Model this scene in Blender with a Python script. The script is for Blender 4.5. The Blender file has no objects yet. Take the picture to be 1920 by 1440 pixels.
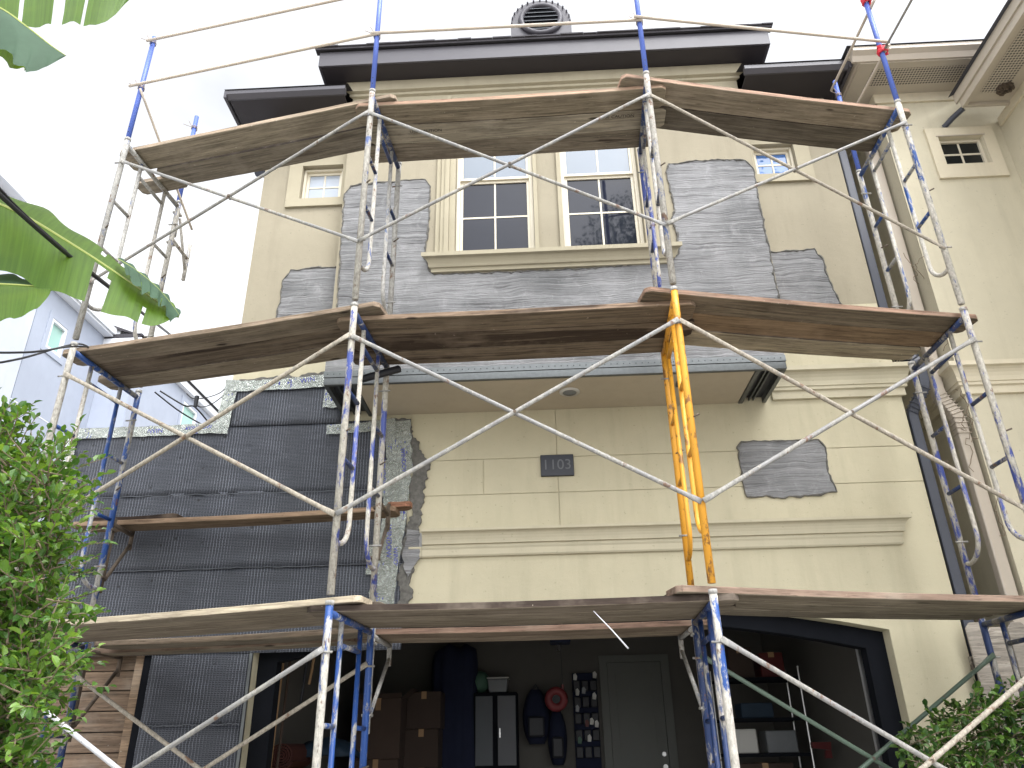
import bpy, bmesh, math, random
from mathutils import Vector, Matrix, noise
random.seed(11)
R = math.radians
C = bpy.context.scene.collection
SC = bpy.context.scene

# ------------------------------------------------------------------ camera
YAW, PITCH, ROLL, FPX = R(2.16), R(25.52), R(-1.12), 1426.0
CAM = Vector((0, 0, 1.40))
fwd = Vector((-math.sin(YAW)*math.cos(PITCH), math.cos(YAW)*math.cos(PITCH), math.sin(PITCH)))
r0 = Vector((math.cos(YAW), math.sin(YAW), 0)); u0 = r0.cross(fwd)
RT = r0*math.cos(ROLL)+u0*math.sin(ROLL); UP = -r0*math.sin(ROLL)+u0*math.cos(ROLL)
cam = bpy.data.cameras.new('camera'); camo = bpy.data.objects.new('camera', cam); C.objects.link(camo)
camo.matrix_world = Matrix(((RT.x, UP.x, -fwd.x, CAM.x), (RT.y, UP.y, -fwd.y, CAM.y), (RT.z, UP.z, -fwd.z, CAM.z), (0, 0, 0, 1)))
cam.sensor_width = 36; cam.sensor_fit = 'HORIZONTAL'; cam.lens = FPX/1920*36
cam.clip_start = .05; cam.clip_end = 2000
SC.camera = camo

# ------------------------------------------------------------------ sky, sun, exposure
SUN_EL, SUN_AZ = R(58), R(150)           # azimuth clockwise from +Y (behind the camera, to the right)
w = bpy.data.worlds.new('World'); SC.world = w; w.use_nodes = True
nt = w.node_tree; nt.nodes.clear()
def wn(t, **k):
    n = nt.nodes.new(t)
    for a, b in k.items(): setattr(n, a, b)
    return n
sky = wn('ShaderNodeTexSky', sky_type='NISHITA', sun_disc=False, sun_elevation=SUN_EL, sun_rotation=SUN_AZ, dust_density=3.0, air_density=1.0)
bw = wn('ShaderNodeRGBToBW'); tc = wn('ShaderNodeTexCoord'); mp = wn('ShaderNodeMapping'); mp.inputs['Scale'].default_value = (1.6, 1.6, 3.2)
nz = wn('ShaderNodeTexNoise'); nz.inputs['Scale'].default_value = 1.5; nz.inputs['Detail'].default_value = 5
cr = wn('ShaderNodeMapRange'); cr.inputs['From Min'].default_value = .35; cr.inputs['From Max'].default_value = .62; cr.inputs['To Min'].default_value = .62; cr.inputs['To Max'].default_value = 1.0
cloud = wn('ShaderNodeMix', data_type='RGBA', blend_type='MULTIPLY'); cloud.inputs['Factor'].default_value = 1
cloud.inputs[7].default_value = (5.4, 5.45, 5.55, 1)
mx = wn('ShaderNodeMix', data_type='RGBA')
bg = wn('ShaderNodeBackground'); bg.inputs['Strength'].default_value = .12
out = wn('ShaderNodeOutputWorld')
L = nt.links.new
L(tc.outputs['Generated'], mp.inputs['Vector']); L(mp.outputs[0], nz.inputs['Vector']); L(nz.outputs['Fac'], cr.inputs['Value'])
L(sky.outputs[0], bw.inputs[0]); L(bw.outputs[0], cloud.inputs[6]); L(cr.outputs[0], mx.inputs['Factor'])
L(sky.outputs[0], mx.inputs[6]); L(cloud.outputs[2], mx.inputs[7]); L(mx.outputs[2], bg.inputs['Color']); L(bg.outputs[0], out.inputs[0])
sl = bpy.data.lights.new('sun', 'SUN'); sl.energy = .5; sl.angle = R(30); sl.color = (1, .96, .9)
so = bpy.data.objects.new('sun', sl); C.objects.link(so)
sdir = Vector((math.sin(SUN_AZ)*math.cos(SUN_EL), math.cos(SUN_AZ)*math.cos(SUN_EL), math.sin(SUN_EL)))
so.rotation_euler = sdir.to_track_quat('Z', 'Y').to_euler(); so.location = (6, -6, 20)
SC.view_settings.view_transform = 'Standard'; SC.view_settings.look = 'None'
SC.view_settings.exposure = 0.46; SC.view_settings.gamma = 1; SC.view_settings.use_curve_mapping = False
SC.render.engine = 'CYCLES'
SC.cycles.max_bounces = 8; SC.cycles.diffuse_bounces = 4; SC.cycles.transparent_max_bounces = 8
try: SC.cycles.use_denoising = True
except Exception: pass

# ------------------------------------------------------------------ pixel of the photograph -> point at a given depth
def _ray(px, py): return (px-960)*RT + (720-py)*UP + FPX*fwd
def at(px, py, Y):
    d = _ray(px, py); return CAM + d*(Y/d.y)
def atx(px, py, X):
    d = _ray(px, py); return CAM + d*(X/d.x)

# ------------------------------------------------------------------ materials
class NB:
    def __init__(s, name):
        s.m = bpy.data.materials.new(name); s.m.use_nodes = True; s.t = s.m.node_tree
        s.b = s.t.nodes['Principled BSDF']; s.tc = None
    def n(s, t, ins=None, **k):
        n = s.t.nodes.new(t)
        for a, b in k.items(): setattr(n, a, b)
        for a, b in (ins or {}).items():
            if hasattr(b, 'is_output') or isinstance(b, bpy.types.NodeSocket): s.t.links.new(b, n.inputs[a])
            else: n.inputs[a].default_value = b
        return n
    def coord(s, scale=(1, 1, 1), rnd=0, which='Object'):
        if s.tc is None: s.tc = s.n('ShaderNodeTexCoord')
        v = s.tc.outputs[which]
        if rnd:
            oi = s.n('ShaderNodeObjectInfo'); mu = s.n('ShaderNodeMath', {0: oi.outputs['Random'], 1: rnd}, operation='MULTIPLY')
            v = s.n('ShaderNodeVectorMath', {0: v, 1: mu.outputs[0]}, operation='ADD').outputs[0]
        return s.n('ShaderNodeMapping', {'Vector': v, 'Scale': scale}).outputs[0]
    def noise(s, v, scale, detail=4, rough=.6, dist=0):
        return s.n('ShaderNodeTexNoise', {'Vector': v, 'Scale': scale, 'Detail': detail, 'Roughness': rough, 'Distortion': dist}).outputs['Fac']
    def rng(s, f, a, b, c=0., d=1.):
        return s.n('ShaderNodeMapRange', {'Value': f, 'From Min': a, 'From Max': b, 'To Min': c, 'To Max': d}).outputs[0]
    def mix(s, f, a, b, blend='MIX'):
        n = s.n('ShaderNodeMix', data_type='RGBA', blend_type=blend)
        for i, x in ((0, f), (6, a), (7, b)):
            if isinstance(x, bpy.types.NodeSocket): s.t.links.new(x, n.inputs[i])
            else: n.inputs[i].default_value = x if i == 0 else (*x, 1) if len(x) == 3 else x
        return n.outputs[2]
    def math(s, op, a, b=0.):
        return s.n('ShaderNodeMath', {0: a, 1: b}, operation=op).outputs[0]
    def bump(s, h, strength=.4, dist=.01):
        n = s.n('ShaderNodeBump', {'Height': h, 'Strength': strength, 'Distance': dist}); s.t.links.new(n.outputs[0], s.b.inputs['Normal'])
    def set(s, **k):
        names = {'col': 'Base Color', 'rough': 'Roughness', 'metal': 'Metallic', 'spec': 'Specular IOR Level', 'ior': 'IOR', 'alpha': 'Alpha'}
        for a, b in k.items():
            i = s.b.inputs[names[a]]
            if isinstance(b, bpy.types.NodeSocket): s.t.links.new(b, i)
            elif a == 'col': i.default_value = (*b, 1)
            else: i.default_value = b
        return s.m

def plain(name, col, rough=.6, metal=0, var=.15, scale=6, bump=0, spec=.4):
    q = NB(name); v = q.coord()
    f = q.noise(v, scale, 5); a = tuple(c*(1-var) for c in col); b = tuple(min(1, c*(1+var)) for c in col)
    if bump: q.bump(q.noise(v, 160, 2), bump, .004)
    return q.set(col=q.mix(f, a, b), rough=rough, metal=metal, spec=spec)

def stucco(name, col, dirt=.5, grain=1.):
    q = NB(name); v = q.coord()
    big = q.noise(v, .9, 5); mid = q.noise(v, 7, 4); fine = q.noise(v, 190, 2, .7)
    vs = q.coord((5, 5, .55)); streak = q.noise(vs, 1.4, 5)
    c = q.mix(q.rng(big, .3, .7), tuple(x*.93 for x in col), tuple(min(1, x*1.05) for x in col))
    c = q.mix(q.rng(mid, .45, .8, 0, .35), c, tuple(x*.86 for x in col))
    c = q.mix(q.rng(streak, .5, .78, 0, dirt*.75), c, tuple(x*.62*k for x, k in zip(col, (1, .99, .96))))
    spots = q.noise(v, 38, 2, .5); c = q.mix(q.rng(spots, .69, .76, 0, dirt), c, tuple(x*.5 for x in col))
    c = q.mix(q.rng(fine, .35, .75, 0, .22*grain), c, tuple(x*.7 for x in col))
    h = q.math('ADD', q.math('MULTIPLY', fine, .6), q.math('MULTIPLY', mid, 1.3))
    q.bump(h, .45*grain, .006)
    return q.set(col=c, rough=.92, spec=.15)

M = {}
M['stucco'] = stucco('cream_stucco', (.505, .462, .334))
M['trim'] = stucco('cream_trim', (.485, .443, .33), .35, .5)
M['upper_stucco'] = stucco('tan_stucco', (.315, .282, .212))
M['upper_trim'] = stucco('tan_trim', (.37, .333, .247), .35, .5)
M['soffit_paint'] = stucco('tan_soffit', (.44, .385, .30), .2, .4)
M['neighbor_stucco'] = stucco('neighbor_stucco', (.56, .515, .395), .45)
M['neighbor_trim'] = stucco('neighbor_trim', (.62, .56, .43), .3, .5)
M['bluegrey'] = stucco('bluegrey_stucco', (.37, .405, .485), .12, .5)
M['bluegrey2'] = stucco('pale_bluegrey_stucco', (.50, .53, .61), .12, .5)
M['bluewhite'] = plain('white_eave_paint', (.72, .74, .78), .6, var=.05)

def scratch():
    q = NB('grey_scratch_coat'); v = q.coord()
    big = q.noise(v, 1.8, 5); mid = q.noise(v, 8, 6, .7, .8); lo = q.noise(q.coord((1, 1, 1.6)), 2.6, 3)
    vw = q.n('ShaderNodeVectorMath', {0: v, 1: q.n('ShaderNodeCombineXYZ', {'Z': q.math('MULTIPLY', lo, .10)}).outputs[0]}, operation='ADD').outputs[0]
    st = lambda sx, sz, d: q.noise(q.n('ShaderNodeMapping', {'Vector': vw, 'Scale': (sx, sx, sz)}).outputs[0], 1., d, .6)
    a, b, d = st(1.5, 62, 2), st(2.4, 125, 2), st(.5, 26, 3)
    amp = q.rng(q.noise(q.coord((1, 1, 2)), 2.4, 4, .6), .35, .62, .25, 1)
    c = q.mix(q.rng(big, .3, .7), (.125, .127, .13), (.255, .255, .26))
    c = q.mix(q.rng(d, .42, .68, 0, .45), c, (.36, .36, .365))
    c = q.mix(q.rng(mid, .52, .74, 0, .4), c, (.40, .40, .405))
    c = q.mix(q.math('MULTIPLY', q.rng(a, .47, .33), q.math('MULTIPLY', amp, .62)), c, (.06, .055, .058))
    c = q.mix(q.math('MULTIPLY', q.rng(b, .46, .34), q.math('MULTIPLY', amp, .5)), c, (.08, .075, .077))
    h = q.math('ADD', q.math('MULTIPLY', a, 1.2), q.math('ADD', q.math('MULTIPLY', b, .7), q.math('MULTIPLY', mid, .8)))
    q.bump(h, .7, .012)
    return q.set(col=c, rough=.95, spec=.1)
M['scratch'] = scratch()
M['mortar'] = plain('rough_mortar_edge', (.12, .115, .105), .95, var=.85, scale=28, bump=1.)
def lath():
    q = NB('wire_lath_over_paper'); v = q.coord()
    wv = q.n('ShaderNodeTexWave', {'Vector': v, 'Scale': 13.4, 'Distortion': .5, 'Detail': 2, 'Detail Scale': .8}, bands_direction='X').outputs['Fac']
    sc = q.coord((1, 1, 1)); vor = q.n('ShaderNodeTexVoronoi', {'Vector': q.n('ShaderNodeMapping', {'Vector': v, 'Rotation': (math.pi/2, 0, 0), 'Scale': (40, 40, 78)}).outputs[0], 'Scale': 1., 'Randomness': .25}, feature='DISTANCE_TO_EDGE', voronoi_dimensions='2D').outputs['Distance']
    wire = q.math('MULTIPLY', q.rng(vor, .09, .02, 0, 1), q.rng(wv, .2, .85, .4, 1))
    big = q.noise(q.coord((1.2, 1.2, 2.6)), 2.2, 5); patch = q.rng(q.noise(q.coord((.9, .9, 4)), 2.4, 5, .65), .32, .68, .45, 1)  # patch paints wavy horizontal highlights into the wire colour
    tint = q.mix(q.noise(v, 1.7, 3), (.27, .30, .385), (.31, .32, .35))
    c = q.mix(q.math('MULTIPLY', wire, patch), (.025, .028, .037), tint)
    dots = q.n('ShaderNodeTexVoronoi', {'Vector': q.coord((1, 1, 1)), 'Scale': 6.5, 'Randomness': .8}).outputs['Distance']
    c = q.mix(q.rng(dots, .10, .05, 0, .8), c, (.006, .006, .008))
    h = q.math('ADD', q.math('MULTIPLY', wire, .35), q.math('MULTIPLY', q.rng(dots, .28, .0, 0, 1), -1.6))
    h = q.math('ADD', h, q.math('MULTIPLY', big, 2.))
    q.bump(h, .5, .010)
    return q.set(col=c, rough=.55, spec=.35)
M['lath'] = lath()
def foil():
    q = NB('crinkled_foil_tape'); v = q.coord()
    n1 = q.noise(v, 22, 6, .8, 2.5); n2 = q.noise(v, 80, 3, .7)
    q.bump(q.math('ADD', n1, q.math('MULTIPLY', n2, .4)), 1., .02)
    ink = q.noise(q.coord((60, 60, 22)), 1, 2, .4)
    reg = q.noise(v, 5, 2)
    f = q.math('MULTIPLY', q.rng(ink, .60, .64), q.rng(reg, .52, .58))
    return q.set(col=q.mix(f, q.mix(q.rng(n1, .35, .65), (.24, .27, .25), (.66, .69, .65)), (.05, .06, .3)), rough=.24, metal=q.rng(f, 0, 1, .8, 0))
M['foil'] = foil()
M['ink'] = plain('blue_print_ink', (.03, .035, .26), .5, var=.2)

def wood(name, base, edge=False):
    q = NB(name); oi = q.n('ShaderNodeObjectInfo'); tintc = oi.outputs['Color']; al = oi.outputs['Alpha']
    vg = q.coord((1.3, 26, 26), 40); g = q.noise(vg, 1.5, 6, .65, .6)
    vs = q.coord((.55, 6, 6), 60); s = q.noise(vs, 1.3, 5, .6, .4)
    vf = q.coord((6, 90, 90), 20); fi = q.noise(vf, 1.4, 3, .7)
    v = q.coord((1, 1, 1), 30); bl = q.noise(v, 3.2, 4)
    c = q.mix(q.rng(g, .32, .68), tuple(x*.44 for x in base), tuple(min(1, x*1.28) for x in base))
    thr = q.math('SUBTRACT', .83, q.math('MULTIPLY', al, .42))
    d = q.math('SUBTRACT', s, thr)
    c = q.mix(q.rng(d, 0, .07, 0, .82), c, (.035, .024, .02))
    c = q.mix(q.rng(fi, .3, .43, .7, 0), c, (.04, .032, .026))
    spk = q.noise(v, 30, 3, .55); c = q.mix(q.rng(spk, .70, .74, 0, .75), c, (.42, .40, .36))
    c = q.mix(q.rng(bl, .5, .72, 0, .5), c, (.33, .30, .26)); c = q.mix(q.rng(q.noise(q.coord((.8, 3, 3), 90), 2.4, 5, .65), .52, .72, 0, .55), c, (.085, .068, .055))
    kn = q.n('ShaderNodeTexVoronoi', {'Vector': q.coord((1.6, 5, 5), 25), 'Scale': 1.}).outputs['Distance']
    c = q.mix(q.rng(kn, .09, .05, 0, .85), c, (.02, .015, .012))
    c = q.mix(1., c, tintc, 'MULTIPLY')
    q.bump(q.math('ADD', g, q.math('MULTIPLY', fi, .7)), .6, .005)
    return q.set(col=c, rough=.88, spec=.2)
M['wood'] = wood('weathered_plank', (.245, .22, .18))
M['wood_edge'] = wood('plank_edge', (.35, .29, .235))
M['wood_fence'] = wood('grey_fence_board', (.33, .295, .255))
M['wood_gate'] = wood('brown_gate_board', (.225, .165, .12))

def paint(name, col, amount, splat=(.56, .53, .47), rust=.0):
    q = NB(name); v = q.coord((1, 1, .33), 50)
    a = q.noise(v, 17, 6, .72, .4); b = q.noise(q.coord((1, 1, .5), 33), 60, 4, .7); big = q.noise(q.coord((1, 1, .6), 21), 3.0, 3)
    k = q.math('ADD', q.math('MULTIPLY', a, .62), q.math('MULTIPLY', big, .42))
    thr = .76-.52*amount
    c = q.mix(q.noise(v, 9, 3), tuple(x*.65 for x in col), tuple(min(1, x*1.2) for x in col))
    f = q.rng(k, thr, thr+.045)
    sp = q.mix(q.rng(b, .35, .65), tuple(x*.55 for x in splat), splat)
    c = q.mix(f, c, sp)
    c = q.mix(q.rng(b, .68, .73, 0, .8), c, (.50, .48, .44))
    c = q.mix(q.rng(b, .335, .30, 0, .85), c, (.075, .045, .03))
    if rust: c = q.mix(q.rng(q.noise(q.coord((1, 1, .6), 77), 13, 5, .7), .66-.2*rust, .72-.2*rust, 0, .8), c, (.13, .06, .03))
    q.bump(q.math('ADD', f, b), .5, .004)
    return q.set(col=c, rough=q.rng(f, 0, 1, .42, .85), spec=.4)
BLUE = (.02, .068, .25)
M['blue_clean'] = paint('blue_tube_paint', (.075, .13, .45), .12)
M['blue'] = paint('blue_frame_paint', BLUE, .46, (.42, .41, .39), rust=.3)
M['blue_dark'] = paint('dark_blue_frame_paint', (.016, .036, .115), .42, (.36, .34, .31), .3)
M['blue_splat'] = paint('splattered_blue_paint', (.022, .075, .27), .62, (.60, .57, .51), .2)
M['violet_splat'] = paint('splattered_violet_paint', (.05, .075, .28), .57, (.50, .47, .41), .3)
M['plastered'] = paint('plaster_covered_tube', (.09, .13, .29), .66, (.47, .445, .40), .35)
M['plastered_grey'] = paint('grey_plaster_tube', (.12, .155, .26), .68, (.39, .378, .355), .3)
M['yellow'] = paint('yellow_frame_paint', (.72, .34, .035), .16, (.62, .5, .33), .45)
M['galv'] = paint('galvanized_brace', (.235, .23, .225), .5, (.35, .338, .31), .35)
M['galv_pale'] = paint('plaster_coated_brace', (.24, .225, .2), .7, (.375, .335, .275), .4)
M['galv_shiny'] = paint('bright_steel_brace', (.52, .53, .55), .1, (.6, .58, .55), .1)
M['brace_green'] = paint('green_brace_paint', (.085, .125, .095), .25, (.3, .3, .27), .2)
M['cane'] = plain('pale_rail', (.47, .41, .345), .6, var=.25, scale=9)
M['rusty'] = plain('rusty_steel', (.11, .085, .065), .8, .3, var=.5, scale=22, bump=.5)
M['wire'] = plain('tie_wire', (.28, .23, .2), .5, .6)
M['red_tape'] = plain('red_tape', (.62, .03, .05), .5, var=.2)
M['black'] = plain('black_plastic', (.012, .013, .018), .5)
M['cable'] = plain('black_cable', (.016, .016, .018), .5)
M['fascia'] = plain('dark_fascia_paint', (.060, .057, .067), .45, var=.1)
M['roof_soffit'] = plain('dark_soffit_paint', (.030, .026, .030), .55, var=.1)
M['shingle'] = plain('dark_shingles', (.045, .042, .048), .9, var=.5, scale=30, bump=.7)
M['vent'] = plain('dark_vent_metal', (.05, .047, .058), .5, var=.3, scale=20)
M['gutter_dark'] = plain('dark_downspout', (.045, .05, .068), .4, var=.15)
M['gutter_beige'] = plain('beige_gutter', (.44, .385, .32), .45, var=.1)
M['eave_beige'] = plain('beige_eave_paint', (.45, .40, .33), .6, var=.08)
def ventmat():
    q = NB('perforated_soffit'); v = q.coord((1, 1, 1))
    ch = q.n('ShaderNodeTexVoronoi', {'Vector': v, 'Scale': 34., 'Randomness': 0.}, voronoi_dimensions='2D').outputs['Distance']
    return q.set(col=q.mix(q.rng(ch, .40, .34), (.46, .41, .34), (.10, .09, .08)), rough=.6)
M['soffit_vent'] = ventmat()
M['frame'] = plain('cream_window_frame', (.60, .55, .44), .45, var=.05)
M['alu'] = plain('galvanized_bead', (.12, .128, .13), .42, .7, var=.3, scale=30)
M['lath_wire'] = plain('lath_wire', (.13, .14, .16), .5, .6, var=.6, scale=40)
M['alu_dark'] = plain('dark_metal_track', (.06, .065, .075), .5, .5, var=.3)
M['white'] = plain('white_plastic', (.5, .49, .46), .4, var=.05)
M['grey_adhesive'] = plain('grey_patch', (.36, .36, .37), .9, var=.1, bump=.3)
def glass(name, col, ior, rough=.01, spec=.5):
    q = NB(name); v = q.coord(); q.bump(q.noise(v, 2.2, 2), .035, .02)
    return q.set(col=col, rough=rough, ior=ior, spec=spec)
M['glass_upper'] = glass('reflective_window_glass', (.10, .13, .17), 1.75)  # bluish base paints in part of the reflected sky
M['glass_pale'] = glass('pale_window_glass', (.34, .38, .44), 1.6)  # pale base covers blinds behind and a painted sky reflection
M['glass_screen'] = glass('screened_window_glass', (.013, .015, .024), 1.38, .03)
M['glass_painted_sky'] = glass('painted_sky_window_glass', (.08, .17, .40), 1.6)  # blue is the reflected sky put into the base colour
M['glass_dark'] = glass('dark_window_glass', (.014, .016, .016), 1.4)
M['glass_aqua'] = glass('aqua_window_glass', (.30, .50, .44), 1.6, .05)
M['curtain'] = plain('pale_curtain', (.3, .34, .4), .9)
M['concrete'] = plain('driveway_concrete', (.36, .345, .32), .9, var=.2, scale=3, bump=.5)
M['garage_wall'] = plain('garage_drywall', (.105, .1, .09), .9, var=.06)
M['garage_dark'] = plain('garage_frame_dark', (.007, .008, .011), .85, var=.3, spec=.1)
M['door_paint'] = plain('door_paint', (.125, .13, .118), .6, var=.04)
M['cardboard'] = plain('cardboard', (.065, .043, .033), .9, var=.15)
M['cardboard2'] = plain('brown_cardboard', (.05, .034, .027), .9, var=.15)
M['navy'] = plain('navy_cloth', (.009, .013, .035), .9, var=.3)
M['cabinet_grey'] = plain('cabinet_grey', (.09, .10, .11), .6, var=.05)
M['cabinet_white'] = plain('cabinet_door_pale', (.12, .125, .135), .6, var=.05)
M['pink'] = plain('red_pink_plastic', (.22, .038, .042), .5, var=.1)
M['red'] = plain('red_plastic', (.085, .010, .010), .5, var=.1)
M['redmat'] = plain('rolled_red_mat', (.06, .017, .013), .8, var=.2)
M['blue_tarp'] = plain('blue_tarp', (.012, .028, .05), .7, var=.3)
M['clear_tub'] = plain('clear_plastic_tub', (.16, .17, .18), .3, var=.15)
M['green_bag'] = plain('green_plastic', (.06, .13, .09), .6, var=.3)
M['steel'] = plain('steel', (.5, .5, .5), .3, .9)
M['handle_wood'] = plain('tool_handle', (.33, .2, .1), .6)
M['overhead'] = plain('overhead_door', (.2, .205, .215), .5, var=.05)
M['plaque'] = plain('slate_plaque', (.010, .012, .02), .35, var=.2)
M['plaque_text'] = plain('plaque_numerals', (.10, .105, .115), .5, var=.05)
M['stamp'] = plain('black_stamp_ink', (.03, .026, .024), .8)

def leafmat(name, c1, c2, trans=.35, rough=.35):
    q = NB(name); g = q.n('ShaderNodeNewGeometry'); oi = q.n('ShaderNodeObjectInfo')
    rnd = q.math('FRACT', q.math('ADD', g.outputs['Random Per Island'], oi.outputs['Random']))
    col = q.mix(q.math('POWER', rnd, 1.6), c1, c2)
    q.set(col=col, rough=rough, spec=.5)
    tr = q.n('ShaderNodeBsdfTranslucent'); q.t.links.new(q.mix(1., col, (1.9, 1.7, .5), 'MULTIPLY'), tr.inputs['Color'])
    ms = q.n('ShaderNodeMixShader', {0: trans}); q.t.links.new(q.b.outputs[0], ms.inputs[1]); q.t.links.new(tr.outputs[0], ms.inputs[2])
    q.t.links.new(ms.outputs[0], q.t.nodes['Material Output'].inputs[0])
    return q.m
M['leaf'] = leafmat('shrub_leaf', (.045, .12, .02), (.165, .285, .05), .3)
M['leaf_dark'] = leafmat('dark_shrub_leaf', (.024, .07, .016), (.12, .22, .04), .25)
M['twig'] = plain('twig_bark', (.17, .13, .09), .9, var=.3, scale=20)
M['bark'] = plain('bark', (.11, .09, .07), .95, var=.4, scale=20, bump=.6)
def banana(name, under):
    q = NB(name); uv = q.tc or q.n('ShaderNodeTexCoord'); q.tc = uv
    mp = q.n('ShaderNodeMapping', {'Vector': uv.outputs['UV'], 'Scale': (85, .6, 1)}).outputs[0]
    st = q.noise(mp, 1., 4, .7); lo = q.noise(q.coord(), 5, 4)
    c = q.mix(q.rng(st, .3, .7), tuple(x*.72 for x in under), tuple(x*1.2 for x in under))
    c = q.mix(q.rng(lo, .5, .75, 0, .4), c, tuple(x*k for x, k in zip(under, (1.5, 1.25, .9))))
    q.bump(st, .25, .004); q.set(col=c, rough=.45, spec=.4)
    tr = q.n('ShaderNodeBsdfTranslucent'); q.t.links.new(q.mix(1., c, (2.6, 2.2, .6), 'MULTIPLY'), tr.inputs['Color'])
    ms = q.n('ShaderNodeMixShader', {0: .5}); q.t.links.new(q.b.outputs[0], ms.inputs[1]); q.t.links.new(tr.outputs[0], ms.inputs[2])
    q.t.links.new(ms.outputs[0], q.t.nodes['Material Output'].inputs[0])
    return q.m
M['banana'] = banana('banana_leaf', (.075, .15, .022))
M['banana_top'] = plain('waxy_leaf_top', (.04, .075, .045), .65, var=.35, scale=9, spec=.15)
M['midrib'] = plain('banana_midrib', (.30, .34, .09), .5, var=.1)

# ------------------------------------------------------------------ object helpers
def thing(name, label, cat, loc=(0, 0, 0), group=None, rz=0):
    o = bpy.data.objects.new(name, None); C.objects.link(o); o.empty_display_size = .1
    o.location = loc; o.rotation_euler = (0, 0, rz)
    return tag(o, label, cat, group)
def tag(o, label=None, cat=None, group=None, kind=None):
    if label: o['label'] = label
    if cat: o['category'] = cat
    if group: o['group'] = group
    if kind: o['kind'] = kind
    return o
def rootloc(p):
    v = Vector((0, 0, 0))
    while p is not None: v += p.location + p.matrix_parent_inverse.translation; p = p.parent
    return v
class G:
    """collects geometry (world coordinates) and links it as one mesh object"""
    def __init__(s): s.v = []; s.f = []; s.mi = []; s.uv = None
    def add(s, vs, fs, mi=0):
        o = len(s.v); s.v += [tuple(x) for x in vs]; s.f += [tuple(i+o for i in f) for f in fs]; s.mi += [mi]*len(fs); return s
    def box(s, x0, x1, y0, y1, z0, z1, mi=0):
        vs = [(x0, y0, z0), (x1, y0, z0), (x1, y1, z0), (x0, y1, z0), (x0, y0, z1), (x1, y0, z1), (x1, y1, z1), (x0, y1, z1)]
        return s.add(vs, [(0, 3, 2, 1), (4, 5, 6, 7), (0, 1, 5, 4), (1, 2, 6, 5), (2, 3, 7, 6), (3, 0, 4, 7)], mi)
    def tube(s, pts, r, n=10, caps=True, mi=0, flat=None):
        pts = [Vector(p) for p in pts]; rs = r if isinstance(r, (list, tuple)) else [r]*len(pts)
        vs = []; prev = None
        for i, p in enumerate(pts):
            t = ((pts[min(i+1, len(pts)-1)]-p).normalized() if i == 0 else (p-pts[i-1]).normalized() if i == len(pts)-1 else ((pts[i+1]-p).normalized()+(p-pts[i-1]).normalized()).normalized())
            a = prev if prev is not None else (Vector((0, 0, 1)) if abs(t.z) < .9 else Vector((1, 0, 0)))
            a = (a - t*a.dot(t)).normalized(); b = t.cross(a); prev = a
            fl = flat[i] if flat else (1, 1)
            for k in range(n):
                th = 2*math.pi*k/n; vs.append(p + (a*math.cos(th)*fl[0]+b*math.sin(th)*fl[1])*rs[i])
        fs = []
        for i in range(len(pts)-1):
            for k in range(n):
                k2 = (k+1) % n; fs.append((i*n+k, i*n+k2, (i+1)*n+k2, (i+1)*n+k))
        if caps: fs += [tuple(range(n))[::-1], tuple(range((len(pts)-1)*n, len(pts)*n))]
        return s.add(vs, fs, mi)
    def prism(s, poly, a0, a1, axis='y', mi=0):
        """poly of (u,v); axis y: (x,z) extruded y; axis x: (y,z) extruded x; axis z: (x,y) extruded z"""
        f = {'y': lambda u, v, a: (u, a, v), 'x': lambda u, v, a: (a, u, v), 'z': lambda u, v, a: (u, v, a)}[axis]
        n = len(poly); vs = [f(u, v, a0) for u, v in poly]+[f(u, v, a1) for u, v in poly]
        fs = [tuple(range(n)), tuple(range(2*n-1, n-1, -1))]+[(i, i+n, (i+1) % n+n, (i+1) % n) for i in range(n)]
        return s.add(vs, fs, mi)
    def islands(s):
        par = list(range(len(s.v)))
        def find(a):
            while par[a] != a: par[a] = par[par[a]]; a = par[a]
            return a
        for f in s.f:
            for b in f[1:]: par[find(b)] = find(f[0])
        gr = {}
        for f, mi in zip(s.f, s.mi): gr.setdefault(find(f[0]), []).append((f, mi))
        out = []
        for fs in gr.values():
            q = G(); m = {}
            for f, mi in fs:
                for i in f:
                    if i not in m: m[i] = len(q.v); q.v.append(s.v[i])
                q.f.append(tuple(m[i] for i in f)); q.mi.append(mi)
            out.append(q)
        return out
    def build(s, name, mats, parent=None, smooth=False, local=False):
        me = bpy.data.meshes.new(name); me.from_pydata(s.v, [], s.f); me.update()
        mats = mats if isinstance(mats, (list, tuple)) else [mats]
        for m in mats: me.materials.append(M[m] if isinstance(m, str) else m)
        bm = bmesh.new(); bm.from_mesh(me); bmesh.ops.recalc_face_normals(bm, faces=bm.faces)
        for f, mi in zip(bm.faces, s.mi): f.material_index = mi; f.smooth = smooth
        bm.to_mesh(me); bm.free()
        if s.uv:
            ul = me.uv_layers.new(name='UVMap')
            for lp in me.loops: ul.data[lp.index].uv = s.uv[lp.vertex_index]
        o = bpy.data.objects.new(name, me); C.objects.link(o)
        if parent is not None:
            o.parent = parent
            if not local: o.matrix_parent_inverse = Matrix.Translation(-rootloc(parent))
        return o
def copyobj(o, parent=None):
    c = o.copy(); C.objects.link(c)
    if parent is not None: c.parent = parent
    return c
def bevel(o, wdt=.004, seg=1):
    m = o.modifiers.new('bevel', 'BEVEL'); m.width = wdt; m.segments = seg; m.limit_method = 'ANGLE'; return o
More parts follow.
